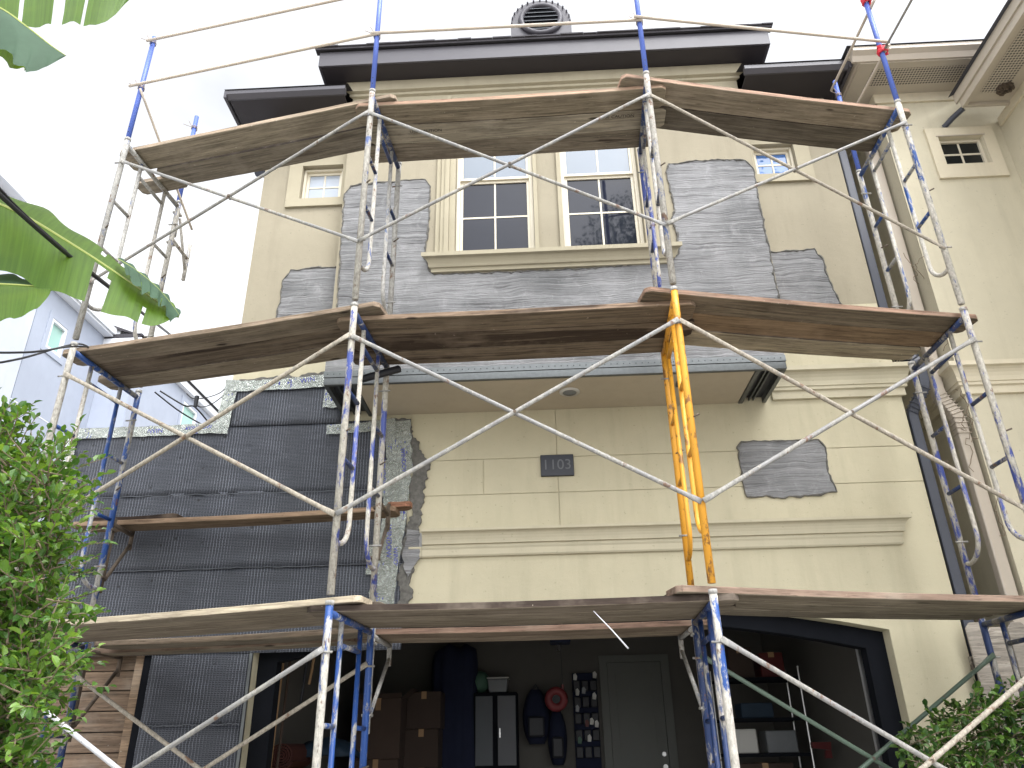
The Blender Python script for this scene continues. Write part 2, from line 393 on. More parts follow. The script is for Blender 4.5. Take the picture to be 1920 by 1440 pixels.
def wall(g, x0, x1, z0, z1, y0, y1, opens=(), mi=0):
    """a wall slab with rectangular openings (x0,x1,z0,z1) cut clean through, no inner faces"""
    xs = sorted({x0, x1, *[o[0] for o in opens], *[o[1] for o in opens]}); zs = sorted({z0, z1, *[o[2] for o in opens], *[o[3] for o in opens]})
    xs = [x for x in xs if x0 <= x <= x1]; zs = [z for z in zs if z0 <= z <= z1]
    hole = lambda i, j: not (0 <= i < len(xs)-1 and 0 <= j < len(zs)-1) or any(o[0]-1e-6 <= xs[i] and xs[i+1] <= o[1]+1e-6 and o[2]-1e-6 <= zs[j] and zs[j+1] <= o[3]+1e-6 for o in opens)
    for i in range(len(xs)-1):
        for j in range(len(zs)-1):
            if hole(i, j): continue
            a, b, c, d = xs[i], xs[i+1], zs[j], zs[j+1]
            g.add([(a, y0, c), (b, y0, c), (b, y0, d), (a, y0, d)], [(0, 1, 2, 3)], mi); g.add([(a, y1, c), (b, y1, c), (b, y1, d), (a, y1, d)], [(3, 2, 1, 0)], mi)
            if hole(i-1, j): g.add([(a, y0, c), (a, y1, c), (a, y1, d), (a, y0, d)], [(3, 2, 1, 0)], mi)
            if hole(i+1, j): g.add([(b, y0, c), (b, y1, c), (b, y1, d), (b, y0, d)], [(0, 1, 2, 3)], mi)
            if hole(i, j-1): g.add([(a, y0, c), (b, y0, c), (b, y1, c), (a, y1, c)], [(3, 2, 1, 0)], mi)
            if hole(i, j+1): g.add([(a, y0, d), (b, y0, d), (b, y1, d), (a, y1, d)], [(0, 1, 2, 3)], mi)
    return g
def fence_noise(t, seed, s=1.): return noise.noise(Vector((t*s, seed*7.13, seed*1.7)))

# ------------------------------------------------------------------ ground
GZ = .2
g = G(); n = 24
for i in range(n+1):
    for j in range(n+1): g.v.append((-300+600*i/n, -300+600*j/n, GZ))
for i in range(n):
    for j in range(n): a = i*(n+1)+j; g.f.append((a, a+n+1, a+n+2, a+1)); g.mi.append(0)
tag(g.build('ground', 'concrete'), kind='structure')

# ================================================================== THE TOWNHOUSE
F, U = 6.10, 5.95           # planes of the lower wall and of the projecting upper bay
XL, XR = -2.77, 3.12
house = thing('townhouse', 'cream stucco townhouse under repair behind the scaffold, with dark eaves', 'house', (0.2, F, GZ))
SMALL = {'bead_holes', 'elbow_ridge', 'vent_ribs', 'shingle_edge', 'door_knob', 'lath_seam', 'overhead_door_panel'}
SPLIT = {'garage_wall', 'window_casing', 'window_mullion', 'fascia', 'roof_soffit', 'track_rail', 'door_panel', 'door_track', 'louver', 'garage_door_frame_', 'muntin', 'corner_bead', 'soffit', 'gutter', 'roof', 'frieze_board', 'lath_seam'}
def _hp(name, g, mats, parent, smooth):
    if name in SPLIT:
        o = [q.build(name, mats, parent, smooth) for q in g.islands()]
        return o[0]
    o = g.build(name, mats, parent, smooth)
    if name in SMALL: o['kind'] = 'stuff'
    return o
def hp(name, g, mats, parent=None, smooth=False): return _hp(name, g, mats, parent or house, smooth)

# lower wall: backing plus stucco panels parted by recessed score joints
arc = lambda x: 2.15+.26*(1-((x-.155)/2.425)**2)
AX0, AX1 = -2.27, 2.58
archpts = [(AX0+(AX1-AX0)*i/16, arc(AX0+(AX1-AX0)*i/16)) for i in range(17)]
g = G()
g.prism([(XL, GZ), (AX0, GZ)]+archpts+[(AX1, GZ), (XR, GZ), (XR, 5.0), (XL, 5.0)], F+.008, F+.25)
hp('wall', g, 'stucco')
J = .003
def panel(poly): return bevel(hp('wall_panel', G().prism(poly, F, F+.0078), 'stucco'), .002)
XA = -1.12
right = [(x, z) for x, z in archpts if x > XA]
panel([(XA, arc(XA))]+right+[(AX1, GZ), (XR, GZ), (XR, 3.303-J), (.14+J, 3.303-J), (.14+J, 3.0), (.14-J, 3.0), (.14-J, 3.303-J), (XA, 3.303-J)])
panel([(XA, 3.303+J), (-.485-J, 3.303+J), (-.485-J, 3.613-J), (XA, 3.613-J)])
panel([(-.485+J, 3.303+J), (.14-J, 3.303+J), (.14-J, 3.613-J), (-.485+J, 3.613-J)])
panel([(.14+J, 3.303+J), (XR, 3.303+J), (XR, 3.613-J), (.14+J, 3.613-J)])
panel([(XA, 3.613+J), (.14-J, 3.613+J), (.14-J, 5.0), (XA, 5.0)])
panel([(.14+J, 3.613+J), (XR, 3.613+J), (XR, 5.0), (.14+J, 5.0)])
panel([(XL, 4.42), (XA-.006, 4.42), (XA-.006, 5.0), (XL, 5.0)])
# upper wings and bay
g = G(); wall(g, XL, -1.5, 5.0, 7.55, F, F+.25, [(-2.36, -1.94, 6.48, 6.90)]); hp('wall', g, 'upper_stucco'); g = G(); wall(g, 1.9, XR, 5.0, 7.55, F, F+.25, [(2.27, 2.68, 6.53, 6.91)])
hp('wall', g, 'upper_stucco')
g = G(); W1, W2 = (-.74, .02), (.30, 1.06)
wall(g, -1.87, 2.20, 4.98, 7.9, U, U+.14, [(W1[0], W1[1], 5.62, 7.42), (W2[0], W2[1], 5.62, 7.42)])
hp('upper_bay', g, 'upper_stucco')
hp('wall', G().box(XL, XR, F+.26, F+.4, 4.9, 7.9), 'stucco')
hp('wall', G().box(XL, XL+.2, F+.42, 11, GZ, 7.5), 'stucco'); hp('wall', G().box(XR-.2, XR, F+.42, 11, GZ, 7.5), 'stucco')
# left low wing wall carrying lath
WL = -4.14
g = G(); wall(g, WL, XL-.004, GZ, 4.0, F+.012, F+.25, [(-3.98, -3.13, GZ, 2.13)])
hp('wing_wall', g, 'garage_dark')

def profile(name, prof, x0, x1, y, mat, endL=True, endR=True, parent=None):
    """horizontal moulding: prof list of (out, z) from bottom to top, mitred a little at its ends"""
    g = G(); n = len(prof); vs = []
    for o, z in prof: vs.append((x0-(o if endL else 0), y-o, z))
    for o, z in prof: vs.append((x1+(o if endR else 0), y-o, z))
    vs += [(x0, y+.01, prof[0][1]), (x0, y+.01, prof[-1][1]), (x1, y+.01, prof[0][1]), (x1, y+.01, prof[-1][1])]
    a, b, c, d = 2*n, 2*n+1, 2*n+2, 2*n+3
    fs = [(i, i+n, i+n+1, i+1) for i in range(n-1)]
    fs += [(0, a, c, n), (n-1, 2*n-1, d, b), tuple([a]+list(range(n))+[b]), tuple([d]+list(range(2*n-1, n-1, -1))+[c])]
    return hp(name, g.add(vs, fs), mat, parent)
cove = lambda z0, z1, o0, o1, k=5: [(o0+(o1-o0)*(1-math.cos(math.pi/2*i/k)), z0+(z1-z0)*math.sin(math.pi/2*i/k)) for i in range(k+1)]
lowp = [(.0, 2.785), (.022, 2.787), (.03, 2.80), (.03, 2.845), (.036, 2.86), (.036, 2.88), (.055, 2.885)]+cove(2.89, 2.975, .055, .10)+[(.105, 2.98), (.105, 3.0), (0, 3.004)]
profile('belt_moulding', lowp, -.98, 2.80, F, 'trim', False)
hp('moulding_end', G().box(-1.085, -.984, F-.028, F+.002, 2.875, 2.985), 'grey_adhesive')
profile('moulding_base', [(.0, 2.787), (.024, 2.787), (.03, 2.80), (.03, 2.845), (.036, 2.86), (.036, 2.872), (0, 2.873)], -1.09, -.983, F, 'trim', False, False)
corp = [(.0, 4.06), (.03, 4.065), (.03, 4.13), (.05, 4.14), (.05, 4.165), (.06, 4.17)]+cove(4.175, 4.29, .06, .115)+[(.125, 4.295), (.125, 4.335), (0, 4.345)]
profile('cornice', corp, 2.02, XR, F, 'trim', False)
# frieze under the main eave
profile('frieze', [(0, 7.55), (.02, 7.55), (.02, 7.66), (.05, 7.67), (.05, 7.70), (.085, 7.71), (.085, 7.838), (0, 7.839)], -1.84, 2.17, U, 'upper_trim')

# canopy box over the garage
cx0, cx1, cy = -1.72, 1.96, 5.44
canopy = hp('canopy', G().box(cx0, cx1, cy, F-.002, 4.16, 4.70), 'scratch')
hp('soffit', G().box(cx0+.26, cx1-.24, cy+.03, F-.003, 4.052, 4.158), 'soffit_paint', canopy)
g = G().box(cx0, cx1, cy-.006, cy+.028, 4.045, 4.11).box(cx0-.003, cx1+.003, cy-.010, cy+.01, 4.112, 4.165)
bevel(hp('corner_bead', g, 'alu', canopy), .004)
g = G()
for i in range(74):
    x = cx0+.03+i*.0495; g.tube([(x, cy-.0115, 4.139), (x, cy-.009, 4.139)], .0055, 6)
hp('bead_holes', g, 'black', canopy)
for xa, xb, nm in ((cx0, cx0+.255, 'end_track'), (cx1-.235, cx1, 'end_track')):
    hp(nm, G().box(xa+.01, xb-.01, cy+.03, F-.005, 4.10, 4.155), 'alu_dark', canopy)
    hp('track_rail', G().box(xa, xa+.035, cy+.03, F-.004, 4.046, 4.156).box(xb-.03, xb, cy+.03, F-.004, 4.046, 4.156).box(xa+.09, xa+.10, cy+.03, F-.004, 4.07, 4.156).box(xb-.11, xb-.10, cy+.03, F-.004, 4.07, 4.156), 'alu', canopy)
p = at(1050, 731, 5.8); lx, ly = .26, 5.74
g = G()
ring = [(lx+math.cos(t*math.pi/12)*.085, ly+math.sin(t*math.pi/12)*.085) for t in range(24)]; ring2 = [(lx+math.cos(t*math.pi/12)*.058, ly+math.sin(t*math.pi/12)*.058) for t in range(24)]
vs = [(x, y, 4.045) for x, y in ring]+[(x, y, 4.041) for x, y in ring2]+[(x, y, 4.0515) for x, y in ring]
fs = [(i, (i+1) % 24, (i+1) % 24+24, i+24) for i in range(24)]+[(i, (i+1) % 24, (i+1) % 24+48, i+48) for i in range(24)]
g.add(vs, fs)
rl = hp('recessed_light', g, 'white', canopy, True)
hp('light_lens', G().tube([(lx, ly, 4.0475), (lx, ly, 4.051)], .06, 24), 'clear_tub', rl) if False else hp('light_lens', G().tube([(lx, ly, 4.0475), (lx, ly, 4.051)], .06, 24), 'clear_tub', canopy)
hp('junction_box', G().box(1.125, 1.185, 5.60, 5.68, 4.03, 4.0515), 'alu_dark', canopy)

# ---- windows
def window(x0, x1, z0, z1, y, sashes, name='window', fw=.035, deep=.06):
    """sashes: list of (z0,z1,cols,rows,glass)"""
    f = G(); wall(f, x0+.002, x1-.002, z0+.002, z1-.002, y, y+deep, [(x0+fw, x1-fw, z0+fw, z1-fw)])
    wdw = bevel(hp(name, f, 'frame'), .004)
    for i, (a, b, cols, rows, gl) in enumerate(sashes):
        yy = y+.012+(.022 if i == 0 else 0); s = .028
        sg = G(); wall(sg, x0+fw+.001, x1-fw-.001, a, b, yy, yy+.03, [(x0+fw+s, x1-fw-s, a+s, b-s)]); bevel(hp('sash', sg, 'frame', wdw), .003)
        xs = [x0+fw+s+(x1-x0-2*fw-2*s)*k/cols for k in range(cols+1)]; zs = [a+s+(b-a-2*s)*k/rows for k in range(rows+1)]
        mg = G()
        for k in range(1, cols): mg.box(xs[k]-.009, xs[k]+.009, yy+.008, yy+.022, zs[0], zs[-1])
        for k in range(1, rows): mg.box(xs[0], xs[-1], yy+.0085, yy+.0215, zs[k]-.009, zs[k]+.009)
        if mg.v: bevel(hp('muntin', mg, 'frame', wdw), .002)
        for c in range(cols):
            for r_ in range(rows): hp('pane', G().box(xs[c], xs[c+1], yy+.014, yy+.018, zs[r_], zs[r_+1]), gl, wdw)
    return wdw
for (a, b) in (W1, W2):
    window(a, b, 5.62, 7.42, U+.035, [(5.655, 6.545, 2, 2, 'glass_screen'), (6.545, 7.385, 2, 2, 'glass_upper')])
window(-2.36, -1.94, 6.48, 6.90, F+.03, [(6.505, 6.875, 2, 2, 'glass_pale')], 'small_window', .025)
window(2.27, 2.68, 6.53, 6.91, F+.03, [(6.555, 6.885, 2, 2, 'glass_painted_sky')], 'small_window', .025)
# trims round the windows
def surround(x0, x1, z0, z1, ix0, ix1, iz0, iz1, y, out):
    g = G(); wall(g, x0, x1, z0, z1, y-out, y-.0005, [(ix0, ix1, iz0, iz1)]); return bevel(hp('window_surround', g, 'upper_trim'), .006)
surround(-2.50, -1.875, 6.38, 7.05, -2.362, -1.938, 6.478, 6.902, F, .03)
surround(2.205, 2.83, 6.43, 7.05, 2.268, 2.682, 6.528, 6.912, F, .03)
g = G()
for (a, b, o) in ((-.935, -.885, .03), (-.885, -.845, .05), (-.845, -.80, .065), (-.80, -.742, .045), (1.062, 1.11, .045), (1.11, 1.16, .065), (1.16, 1.22, .05), (1.22, 1.27, .03)):
    g.box(a+.001, b-.001, U-o, U-.0005, 5.585, 7.60)
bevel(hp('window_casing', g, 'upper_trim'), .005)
g = G().box(-.738, 1.058, U-.06, U-.0005, 7.425, 7.54)
g.box(.022, .06, U-.03, U-.0005, 5.588, 7.424).box(.26, .298, U-.03, U-.0005, 5.588, 7.424)
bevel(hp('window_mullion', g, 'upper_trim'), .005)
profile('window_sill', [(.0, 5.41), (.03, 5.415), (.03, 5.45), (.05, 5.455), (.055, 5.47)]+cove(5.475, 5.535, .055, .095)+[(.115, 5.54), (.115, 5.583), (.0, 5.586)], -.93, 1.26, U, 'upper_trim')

# ---- scratch coat patches with ragged rims
def jag(poly, step=.035, amp=.012, seed=1):
    out = []; k = 0
    for i in range(len(poly)):
        a = Vector(poly[i]); b = Vector(poly[(i+1) % len(poly)]); L_ = (b-a).length; m = max(1, int(L_/step)); d = (b-a)/L_ if L_ else Vector((1, 0)); nn = Vector((d.y, -d.x))
        for j in range(m):
            t = j/m; p = a.lerp(b, t); k += 1
            e = amp*(noise.noise(Vector((p.x*9, p.y*9, seed)))*1.1+random.uniform(-.45, .45))
            out.append(tuple(p+nn*e))
    return out
def patch(poly, y, seed, rim=True, amp=.012):
    pts = jag(poly, .03, amp, seed)
    o = hp('scratch_coat', G().prism(pts, y-.009, y-.0012), 'scratch')
    if rim:
        g = G(); n = len(pts)
        loop = [Vector((x, y-.008+random.uniform(-.005, .002), z)) for x, z in pts]
        rs = [.004+abs(fence_noise(i*.6, seed))*.016 for i in range(n)]
        g.tube(loop+[loop[0]], rs+[rs[0]], 5, False)
        hp('ragged_shadow_rim', g, 'mortar')  # dark rim is the rough lip plus a painted shadow line of the recess
    return o
bl = [(-1.86, 6.40), (-1.80, 6.50), (-1.4, 6.535), (-1.05, 6.54), (-1.0, 6.45), (-1.005, 5.9), (-1.03, 5.62), (-.99, 5.47), (-.93, 5.40), (0, 5.395), (.75, 5.405), (1.0, 5.43), (1.22, 5.425), (1.36, 5.52), (1.375, 5.6), (1.34, 5.9), (1.375, 6.1), (1.335, 6.5), (1.37, 6.60), (1.8, 6.62), (2.13, 6.60), (2.185, 6.5), (2.19, 4.99), (-1.82, 4.99)]
patch(bl, U, 3)
patch([(-2.44, 5.0), (-2.42, 5.5), (-2.36, 5.625), (-1.9, 5.64), (-1.885, 5.0)], F, 5)
patch([(2.215, 5.0), (2.215, 5.605), (2.40, 5.60), (2.66, 5.615), (2.72, 5.5), (2.74, 5.25), (2.79, 5.0)], F, 7)
patch([(1.655, 3.64), (1.70, 3.69), (2.0, 3.69), (2.34, 3.69), (2.385, 3.62), (2.37, 3.4), (2.40, 3.24), (2.2, 3.205), (1.95, 3.20), (1.68, 3.215), (1.65, 3.27), (1.665, 3.45)], F, 9)

# ---- wire lath sheets on the left
def sheet(x0, x1, z0, z1, y, seed, cut=None):
    nx, nz = max(2, int((x1-x0)/.06)), max(2, int((z1-z0)/.06)); g = G()
    for i in range(nx+1):
        for j in range(nz+1):
            x = x0+(x1-x0)*i/nx; z = z0+(z1-z0)*j/nz
            d = .011*noise.noise(Vector((x*2.2, z*4.5, seed)))+.007*noise.noise(Vector((x*7, z*9, seed+4)))
            g.v.append((x, y-.008-abs(d)-(.006*max(0, 1-j/1.5)), z))
    for i in range(nx):
        for j in range(nz): a = i*(nz+1)+j; g.f.append((a, a+nz+1, a+nz+2, a+1)); g.mi.append(0)
    o = hp('lath_sheet', g, 'lath', None, True)
    m = o.modifiers.new('solid', 'SOLIDIFY'); m.thickness = .004; m.offset = 1
    return o
Lx = WL+.02
seams = [2.115, 2.74, 3.36, 3.96]
zz = [2.09, 2.745, 3.37, 3.985]
for i in range(3):
    sheet(Lx, -1.12, zz[i], zz[i+1]+.02, F-.001-.004*(i % 2), i)
sheet(XL+.03, -1.74, 3.99, 4.37, F-.004, 21)
sheet(-3.06, -2.29, GZ+.02, .95, F, 31); sheet(-3.06, -2.29, .93, 1.60, F-.004, 32); sheet(-3.06, -2.29, 1.58, 2.14, F, 33)
g = G()
for z in (2.745, 3.37, 1.59):
    xa, xb = (Lx, -1.14) if z > 2 else (-3.05, -2.3)
    pts = [(xa+(xb-xa)*k/60, F-.026-.004*random.random(), z+.006*random.uniform(-1, 1)) for k in range(61)]
    g.tube(pts, .004, 5)
hp('lath_seam', g, 'lath_wire')
hp('casing_bead', G().box(-2.292, -2.27, F-.018, F+.01, GZ, 2.16), 'alu')

def tape(poly, y, seed, name='foil_tape', mat='foil', n=18, amp=.006):
    """poly = centre polyline of (x,z,width)"""
    g = G(); pts = []
    for i in range(len(poly)-1):
        a, b = poly[i], poly[i+1]; L_ = math.hypot(b[0]-a[0], b[1]-a[1]); m = max(1, int(L_/.03))
        for k in range(m+(1 if i == len(poly)-2 else 0)): t = k/m; pts.append(tuple(a[q]+(b[q]-a[q])*t for q in range(3)))
    N = 5
    for i, (x, z, wd) in enumerate(pts):
        a = pts[max(0, i-1)]; b = pts[min(len(pts)-1, i+1)]; d = Vector((b[0]-a[0], b[1]-a[1])).normalized(); nn = Vector((d.y, -d.x))
        for j in range(N+1):
            s = (j/N-.5)*wd*(1+.16*noise.noise(Vector((i*.5, j//N*9, seed))))
            g.v.append((x+nn.x*s, y-amp*abs(noise.noise(Vector((x*14, z*14, seed+j*.9))))*2-.002, z+nn.y*s))
    for i in range(len(pts)-1):
        for j in range(N): a = i*(N+1)+j; g.f.append((a, a+N+1, a+N+2, a+1)); g.mi.append(0)
    return hp(name, g, mat)
YT = F-.03
tape([(Lx, 3.965, .10), (-3.3, 3.965, .095), (XL, 3.98, .1)], YT, 1)
tape([(XL-.02, 3.92, .13), (XL, 4.2, .12), (XL+.02, 4.44, .12)], YT, 2)
tape([(XL, 4.37, .10), (-2.2, 4.38, .11), (-1.72, 4.41, .13)], YT-.004, 3)
tape([(-1.90, 4.25, .24), (-1.72, 4.24, .22)], YT-.006, 4)
tape([(-1.85, 3.92, .09), (-1.55, 3.93, .09), (-1.25, 3.955, .11)], YT-.003, 5)
tape([(-1.23, 3.98, .22), (-1.20, 3.6, .22), (-1.22, 3.1, .2), (-1.27, 2.7, .2), (-1.30, 2.3, .2)], YT, 6)
tape([(-1.32, 3.62, .10), (-1.31, 3.3, .11)], YT-.006, 7)
tape([(-1.37, 2.9, .11), (-1.37, 2.66, .11)], YT-.006, 8)
tape([(Lx, 3.98, .1), (Lx+.01, 3.7, .1)], YT, 9)
# torn stucco edge beside the lath
def ragged(xs, y, seed, wd):
    poly = [(x, z) for x, z in xs]+[(x-wd*(.7+.5*noise.noise(Vector((z*3, seed, 1)))), z) for x, z in reversed(xs)]
    g = G().prism(jag(poly,   .02, .032, seed), y-.022, y-.001); hp('torn_stucco_edge', g, 'mortar')
ragged([(-1.12, 2.30), (-1.05, 2.5), (-1.07, 2.62), (-1.02, 2.78), (-1.06, 2.87), (-1.03, 3.0), (-.99, 3.15), (-.985, 3.4), (-.94, 3.58), (-1.03, 3.72), (-1.10, 3.85), (-1.11, 3.97), (-1.2, 4.02)], F, 4, .15)
pts = [(XL+.02, 4.44), (-2.5, 4.46), (-2.1, 4.47), (-1.74, 4.50)]
hp('torn_stucco_edge', G().prism(jag(pts+[(-1.74, 4.42), (-2.2, 4.41), (XL+.02, 4.385)], .028, .022, 8), F-.026, F-.001), 'mortar')
g = G().prism(jag([(-1.09, 2.62), (-1.0, 2.78), (-1.01, 3.0), (-1.1, 3.02), (-1.14, 2.8)], .025, .014, 3), F-.034, F-.0225); hp('mortar_dab', g, 'scratch')

def lettering(txt, size, loc, rot, mat, name, parent, ext=.0006):
    cu = bpy.data.curves.new(name, 'FONT'); cu.body = txt; cu.size = size; cu.extrude = ext; cu.align_x = 'CENTER'; cu.align_y = 'CENTER'
    cu.materials.append(M[mat]); tmp = bpy.data.objects.new(name, cu); C.objects.link(tmp)
    dg = bpy.context.evaluated_depsgraph_get(); me = bpy.data.meshes.new_from_object(tmp.evaluated_get(dg)); me.name = name
    bpy.data.objects.remove(tmp); me.materials.clear(); me.materials.append(M[mat])
    o = bpy.data.objects.new(name, me); C.objects.link(o)
    if parent is not None: o.parent = parent; o.matrix_parent_inverse = Matrix.Translation(-rootloc(parent))
    o.location = loc; o.rotation_euler = rot
    return o
RV = (R(90), 0, 0)
for (txt, sz, x, z, tilt) in (('WINDOW', .058, -1.33, 3.50, -86), ('WINDOW', .052, -1.16, 3.60, -84), ('WINDOW', .058, -1.25, 2.92, -88), ('WIND', .05, -1.19, 2.80, -86), ('WIN', .05, -1.33, 2.46, -88), ('WIN', .045, -1.24, 2.38, -87), ('WIN', .06, -3.36, 3.955, 3), ('WINDOW', .05, -2.98, 3.975, 2), ('WIN', .065, -2.06, 4.40, 8), ('WIN', .045, -2.4, 4.375, 3)):
    lettering(txt, sz, (x, YT-.024, z), (R(90), R(-tilt), 0), 'ink', 'tape_print', house)

# house number plaque
pl = thing('house_number_plaque', 'dark slate house number plaque reading 1103 on the cream wall', 'house number', (.138, F, 3.535))
bevel(G().box(-.002, .277, F-.022, F-.001, 3.44, 3.628).build('plate', 'plaque', pl), .003)
lettering('1103', .125, (.135, F-.0232, 3.535), RV, 'plaque_text', 'numerals', pl)

# ---- roof
g = G().box(-2.17, 2.50, 5.635, 5.66, 7.84, 8.04)
g.box(-2.17, -2.145, 5.662, 9.2, 7.84, 8.04).box(2.475, 2.50, 5.662, 9.2, 7.84, 8.04)
bevel(hp('fascia', g, 'fascia'), .004)
hp('roof_soffit', G().box(-2.143, 2.473, 5.662, 9.2, 7.842, 7.87), 'roof_soffit')
g = G().add([(-2.21, 5.60, 8.044), (2.54, 5.60, 8.044), (2.54, 9.4, 9.9), (-2.21, 9.4, 9.9), (-2.21, 5.60, 8.07), (2.54, 5.60, 8.07), (2.54, 9.4, 9.926), (-2.21, 9.4, 9.926)], [(0, 1, 2, 3), (4, 7, 6, 5), (0, 4, 5, 1), (1, 5, 6, 2), (2, 6, 7, 3), (3, 7, 4, 0)])
roof = hp('roof', g, 'shingle')
g = G(); x = -2.22
while x < 2.5:
    wd = random.uniform(.12, .3); g.box(x+.002, min(x+wd, 2.55), 5.585+random.uniform(-.006, .004), 5.70, 8.071, 8.082+random.uniform(0, .008)); x += wd
hp('shingle_edge', g, 'shingle', roof)
def side_eave(xa, xb, outer):
    g = G()
    prof = [(5.73, 7.53), (5.71, 7.55), (5.69, 7.57), (5.69, 7.615), (5.70, 7.62), (5.75, 7.615), (5.75, 7.53)]
    hp('gutter', g.prism(prof, xa, xb, 'x'), 'fascia')
    hp('roof_soffit', G().box(xa+.02, xb-.02, 5.752, F+.3, 7.53, 7.55), 'roof_soffit')
    hp('fascia', G().box(outer-.014, outer+.014, 5.69, 9.5, 7.525, 7.62), 'fascia')
    hp('roof', G().add([(xa-.03, 5.68, 7.625), (xb+.03, 5.68, 7.625), (xb+.03, 9, 9.2), (xa-.03, 9, 9.2)], [(0, 1, 2, 3)]), 'shingle')
side_eave(-3.12, -1.88, -3.135); side_eave(2.21, 3.25, 3.265)
# attic vent
rv = hp('roof_vent', G().prism([(-.17, 8.4), (-.17, 9.2)]+[(.19+.36*math.cos(t), 9.2+.38*math.sin(t)) for t in [math.pi-math.pi*i/14 for i in range(15)]]+[(.55, 9.2), (.55, 8.4)], 6.35, 7.4), 'vent')
g = G(); cxv, czv = .19, 9.24
g.tube([(cxv+.235*math.cos(t*math.pi/14), 6.335, czv+.235*math.sin(t*math.pi/14)) for t in range(29)], .034, 8, False)
hp('vent_ring', g, 'vent', rv, True)
g = G()
for i in range(6):
    zz_ = czv-.17+i*.068; hw = math.sqrt(max(.01, .21**2-(zz_-czv)**2)); g.add([(cxv-hw, 6.315, zz_-.012), (cxv+hw, 6.315, zz_-.012), (cxv+hw, 6.345, zz_+.022), (cxv-hw, 6.345, zz_+.022), (cxv-hw, 6.315, zz_-.004), (cxv+hw, 6.315, zz_-.004), (cxv+hw, 6.345, zz_+.03), (cxv-hw, 6.345, zz_+.03)], [(0, 1, 2, 3), (4, 7, 6, 5), (0, 4, 5, 1), (1, 5, 6, 2), (2, 6, 7, 3), (3, 7, 4, 0)])
hp('louver', g, 'alu_dark', rv)
hp('vent_screen', G().tube([(cxv, 6.343, czv), (cxv, 6.348, czv)], .23, 20), 'black', rv)
g = G()
for i in range(15):
    t = math.pi*i/14; g.box(-.008, .008, -.06, .0, -.008, .02); k = len(g.v)-8
    for q in range(8):
        x, y, z = g.v[k+q]; g.v[k+q] = (cxv+(.345+z*.4)*math.cos(t)-x*math.sin(t), 6.35+y*.5, 9.2+(.365+z*.4)*math.sin(t)+x*math.cos(t))
hp('vent_ribs', g, 'vent', rv)

# ---- downspouts (square tube with crimped elbows)
def downspout(path, wd, dp, mat, name='downspout', parent=None, ribs=()):
    g = G(); pts = [Vector(p) for p in path]
    sm = [pts[0]]
    for i in range(1, len(pts)-1):
        a, b, c = pts[i-1], pts[i], pts[i+1]; d1 = (a-b).normalized()*min(.06, (a-b).length*.45); d2 = (c-b).normalized()*min(.06, (c-b).length*.45)
        for t in (0, .25, .5, .75, 1): sm.append((b+d1).lerp(b, t).lerp(b.lerp(b+d2, t), t))
    sm.append(pts[-1])
    for i, p in enumerate(sm):
        t = (sm[min(i+1, len(sm)-1)]-sm[max(0, i-1)]).normalized(); yv = Vector((0, 1, 0)) if abs(t.y) < .7 else Vector((0, 0, 1))
        xv = t.cross(yv).normalized(); yv = xv.cross(t).normalized()
        for a, b in ((-1, -1), (1, -1), (1, 1), (-1, 1)): g.v.append(tuple(p+xv*a*wd/2+yv*b*dp/2))
    for i in range(len(sm)-1):
        for k in range(4): g.f.append((i*4+k, i*4+(k+1) % 4, i*4+4+(k+1) % 4, i*4+4+k)); g.mi.append(0)
    o = bevel(g.build(name, mat, parent), .012, 2)
    rg = G()
    for (pa, pb, n) in ribs:
        pa, pb = Vector(pa), Vector(pb)
        for k in range(n):
            p = pa.lerp(pb, k/(n-1)); t = (pb-pa).normalized(); yv = Vector((0, 1, 0)) if abs(t.y) < .7 else Vector((0, 0, 1)); xv = t.cross(yv).normalized(); yv = xv.cross(t).normalized()
            loop = [p+xv*a*(wd/2+.003)+yv*b*(dp/2+.003) for a, b in ((-1, -1), (1, -1), (1, 1), (-1, 1), (-1, -1))]; rg.tube(loop, .0045, 4, False)
    if rg.v: rg.build('elbow_ridge', mat, o).matrix_parent_inverse = Matrix.Identity(4) if parent is None else Matrix.Translation(-rootloc(parent))
    return o
def ds_house():
    o = downspout([(3.185, 6.16, 7.45), (3.185, 6.16, 4.52), (3.30, 6.03, 4.36), (3.30, 6.03, 4.12), (3.185, 6.14, 3.92), (3.185, 6.14, GZ)], .085, .07, 'gutter_dark', 'downspout', house)
    return o
ds_house()
rg = G()
for (a, b) in (((3.185, 6.15, 4.50), (3.285, 6.04, 4.37)), ((3.29, 6.035, 4.11), (3.19, 6.13, 3.93))):
    a, b = Vector(a), Vector(b); t = (b-a).normalized(); xv = t.cross(Vector((0, 1, 0))).normalized(); yv = xv.cross(t)
    for k in range(7):
        p = a.lerp(b, k/6); rg.tube([p+xv*q*.046+yv*s*.039 for q, s in ((-1, -1), (1, -1), (1, 1), (-1, 1), (-1, -1))], .005, 4, False)
hp('elbow_ridge', rg, 'gutter_dark')
hp('gutter_elbow', G().tube([(-2.83, 6.35, 7.3), (-2.84, 6.3, 7.05), (-2.85, 6.2, 6.95), (-2.84, 6.12, 6.88)], .05, 10), 'gutter_dark')

# ================================================================== GARAGE INSIDE
gz = GZ+.05; GY = 10.5
hp('garage_floor', G().box(XL+.21, XR-.21, F+.26, GY, GZ+.005, gz), 'concrete')
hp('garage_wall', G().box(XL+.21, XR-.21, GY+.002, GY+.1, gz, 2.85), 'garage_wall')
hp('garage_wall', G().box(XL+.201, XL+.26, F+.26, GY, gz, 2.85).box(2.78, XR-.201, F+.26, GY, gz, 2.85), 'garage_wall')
hp('garage_ceiling', G().box(XL+.21, XR-.21, F+.26, GY+.1, 2.852, 2.9), 'garage_wall')
